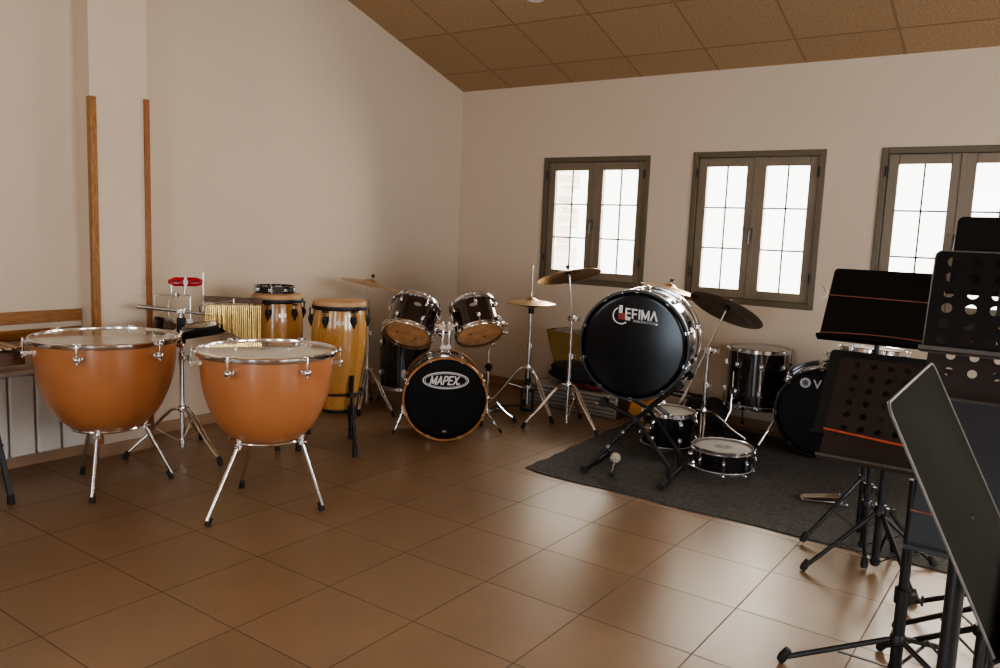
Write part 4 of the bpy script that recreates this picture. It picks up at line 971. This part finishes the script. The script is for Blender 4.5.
def music_stand(label, base, face, zl, h, tilt, w=.5, perf=False, mat=None, feet=None, pitch=(.07,.062), rad=.0145, zh=.22, r=.012, group=None, edge=None, side=0., fold=False, lipd=.045, cols=6, rows=6, dy=0.):
    """face: azimuth of the direction from the player to the desk (deg, 0 = +Y). desk bottom edge at height zl"""
    mat = mat or DESKK
    t = thing('music_stand', label, 'music stand', (base[0],base[1],base[2] if len(base)>2 else 0), (0,0,-R(face)), group)
    feet = feet or [(.36*math.sin(a),.36*math.cos(a)) for a in (R(180),R(60),R(-60))]
    tripod(t, feet, zh, BLACKM, RUBBER, False, .05, .0095, flat=True)
    mid = zl+h*math.cos(tilt)*.42
    pole(t, [((0,0,.03),(0,0,zl*.62),r+.003),((0,0,zl*.60),(0,0,mid-.02),r)], BLACKM)
    m = MB(); m.cyl((0,0,zl*.62),(0,0,zl*.62-.05),r+.010,n=14); m.build('height_collar', BLACKM, t); wing(t,(r+.008,0,zl*.62-.025),(1,0,0),DARKMET,'knob')
    # desk frame matrix: local x width, local y up the plate, local z toward the player
    c = Vector((side, math.sin(tilt)*h/2-math.sin(tilt)*h*.42+dy, zl+math.cos(tilt)*h/2))
    M = Matrix.Translation(c) @ Matrix.Rotation(PI/2-tilt,4,'X')
    desk_plate('desk', w, h, perf, mat, t, M, cols, rows, pitch, rad)
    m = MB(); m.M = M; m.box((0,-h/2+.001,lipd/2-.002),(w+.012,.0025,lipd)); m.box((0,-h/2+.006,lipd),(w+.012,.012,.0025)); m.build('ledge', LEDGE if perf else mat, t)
    if edge:
        m = MB(); m.M = M; q = [(x,y,0) for x,y in rr_outline(w,h)]; m.tube(q,.0022,6,True); m.build('rolled_edge', edge, t)
    m = MB(); m.M = M; m.box((-side*0,-.0,-.008),(.13,.11,.012)); m.bar((-.16,-.10,-.008),(.0,.0,-.008),.02,.006); m.bar((.16,-.10,-.008),(.0,.0,-.008),.02,.006); m.build('back_bracket', BLACKM, t)
    m = MB(); top = M @ Vector((0,-.0,-.016)); m.cyl((0,0,mid-.03),top,.014,n=10); m.cyl(top-Vector((.03,0,0)),top+Vector((.03,0,0)),.012,n=10); m.build('tilt_joint', BLACKM, t)
    return t, M
def band(label, stand, M, y0, y1, w, mat, r=.0035, bow=False, sag=0.):
    root = stand.matrix_basis @ M; pts = []
    hw = w/2+.004
    for k in range(9):
        s_ = -1+2*k/8; pts.append((s_*hw, y0+(y1-y0)*(s_+1)/2 - sag*(1-s_*s_), .005))
    for k in range(5):
        s_ = 1-2*k/4; pts.append((s_*hw, y0+(y1-y0)*(s_+1)/2, -.007-.014*(1-s_*s_)))
    m = MB(); m.tube([Vector(p) for p in pts], r, 6, True)
    o = m.build('elastic_band', mat); 
    if bow:
        for s_ in (-1,1):
            b = MB(); b.tube([(-hw,y0,.006),(-hw-.02,y0+.03*s_+.006,.01),(-hw-.032,y0+.045*s_,.008)],[.004,.0075,.003],6); k = b.build('bow_loop', FELT, o)
    o.matrix_world = root; tag(o,label,'elastic band'); return o
s1, M1 = music_stand('solid black music stand with two faded elastic bands, tall at the back left', (-.73,4.16,MZ), 0, .975, .40, R(31), .50, mat=DESKK, feet=((-.20,-.26),(.27,-.02),(-.05,.33)), zh=.30)
band('faded orange elastic with a bow near the top of the solid black desk', s1, M1, .045, .040, .50, BRCORD, .003, True)
band('faded orange elastic low across the solid black desk', s1, M1, -.165, -.165, .50, BRCORD, .003, sag=-.012)
s2, M2 = music_stand('brown-black perforated music stand with bright orange elastic', (-.585,3.79), 0, .50, .51, R(33), .50, True, DESKB, feet=((-.255,-.215),(.20,-.235),(.03,.30)), zh=.27, edge=None, rows=6, dy=-.02, r=.014)
band('bright orange elastic sloping across the lower part of the perforated desk', s2, M2, -.112, -.142, .50, ORCORD, .0055)
s3, M3 = music_stand('tall perforated black music stand at the right picture edge with dull elastic', (-.115,2.86), 0, 1.120, .33, R(16), .50, True, DESKK, cols=7, rows=6, pitch=(.066,.050), rad=.0160, edge=EDGEG, zh=.25)
band('dull orange elastic along the bottom of the tall perforated desk', s3, M3, -.150, -.150, .50, BRCORD, .003)
s4, M4 = music_stand('plain black music stand highest of all, behind the tall perforated one', (-.11,3.30), 0, 1.285, .285, R(14), .50, False, DESKK)
s7, M7 = music_stand('low perforated music stand behind the side-on desk', (-.10,3.08), 0, .93, .31, R(18), .56, True, DESKB, zh=.25, cols=7, rows=4, pitch=(.070,.056))
s6, M6 = music_stand('low music stand with solid blue-black desk and dull elastic, partly behind the side-on desk', (-.345,2.84), 0, .53, .48, R(22), .50, False, DESKN, feet=((-.34,-.12),(.30,-.16),(.12,.34)), zh=.15, r=.016, side=.27, dy=-.12)
band('dull orange elastic across the low blue-black desk', s6, M6, -.12, -.14, .50, BRCORD, .003)
s8, M8 = music_stand('solid black music stand just behind the brown-black perforated one', (-.675,3.98), 0, .55, .45, R(31), .50, False, pm('flat_black_desk',(.006,.006,.006),.6,0,.1), zh=.24, feet=((.05,-.2),(.30,.05),(-.08,.34)))
s5, M5 = music_stand('solid music stand seen side-on closest to the camera, grey edge', (-.103,1.465), -91.2, .903, .36, R(26.6), .52, False, DESKG, edge=EDGEG, r=.014, zh=.25)

# ------------------------------------------------------------------ light
def area(name, loc, size, power, colr, rot, spread=180):
    l = bpy.data.lights.new(name,'AREA'); l.shape = 'RECTANGLE'; l.size, l.size_y = size; l.energy = power; l.color = colr; l.spread = R(spread)
    o = bpy.data.objects.new(name,l); col.objects.link(o); o.location = loc; o.rotation_euler = rot; return o
for i,(a,b,c,d) in enumerate(WIN):
    area('window_daylight_%d'%i, ((a+b)/2, Y1+.32, (c+d)/2), (b-a,d-c), 74, (1,.89,.74), (R(-90),0,0))
for i,(a,b) in enumerate(RW):
    area('rear_daylight_%d'%i, ((a+b)/2, Y0-.25, (1.6,1.15,1.6)[i]), (b-a,(1.4,2.3,1.4)[i]), (3,34,4)[i], (.50,.74,1), (R(90),0,0))
for i,(a,b) in enumerate(RO):
    area('side_daylight_%d'%i, (X1+.25, (a+b)/2, 1.5), (1.4,b-a), (66,88)[i], ((1,.96,.92),(.76,.88,1))[i], (0,R(90),0))
w = bpy.data.worlds.new('sky'); bpy.context.scene.world = w; w.use_nodes = True
bgn = w.node_tree.nodes['Background']; bgn.inputs[0].default_value = (1,.97,.93,1); bgn.inputs[1].default_value = 6
sc = bpy.context.scene
sc.view_settings.view_transform = 'AgX'; sc.view_settings.look = 'AgX - Medium High Contrast'; sc.view_settings.exposure = -.03
sc.cycles.max_bounces = 8; sc.cycles.diffuse_bounces = 4; sc.cycles.glossy_bounces = 4; sc.cycles.transparent_max_bounces = 12
sc.cycles.caustics_reflective = False; sc.cycles.caustics_refractive = False; sc.cycles.sample_clamp_indirect = 6
sc.cycles.use_denoising = True
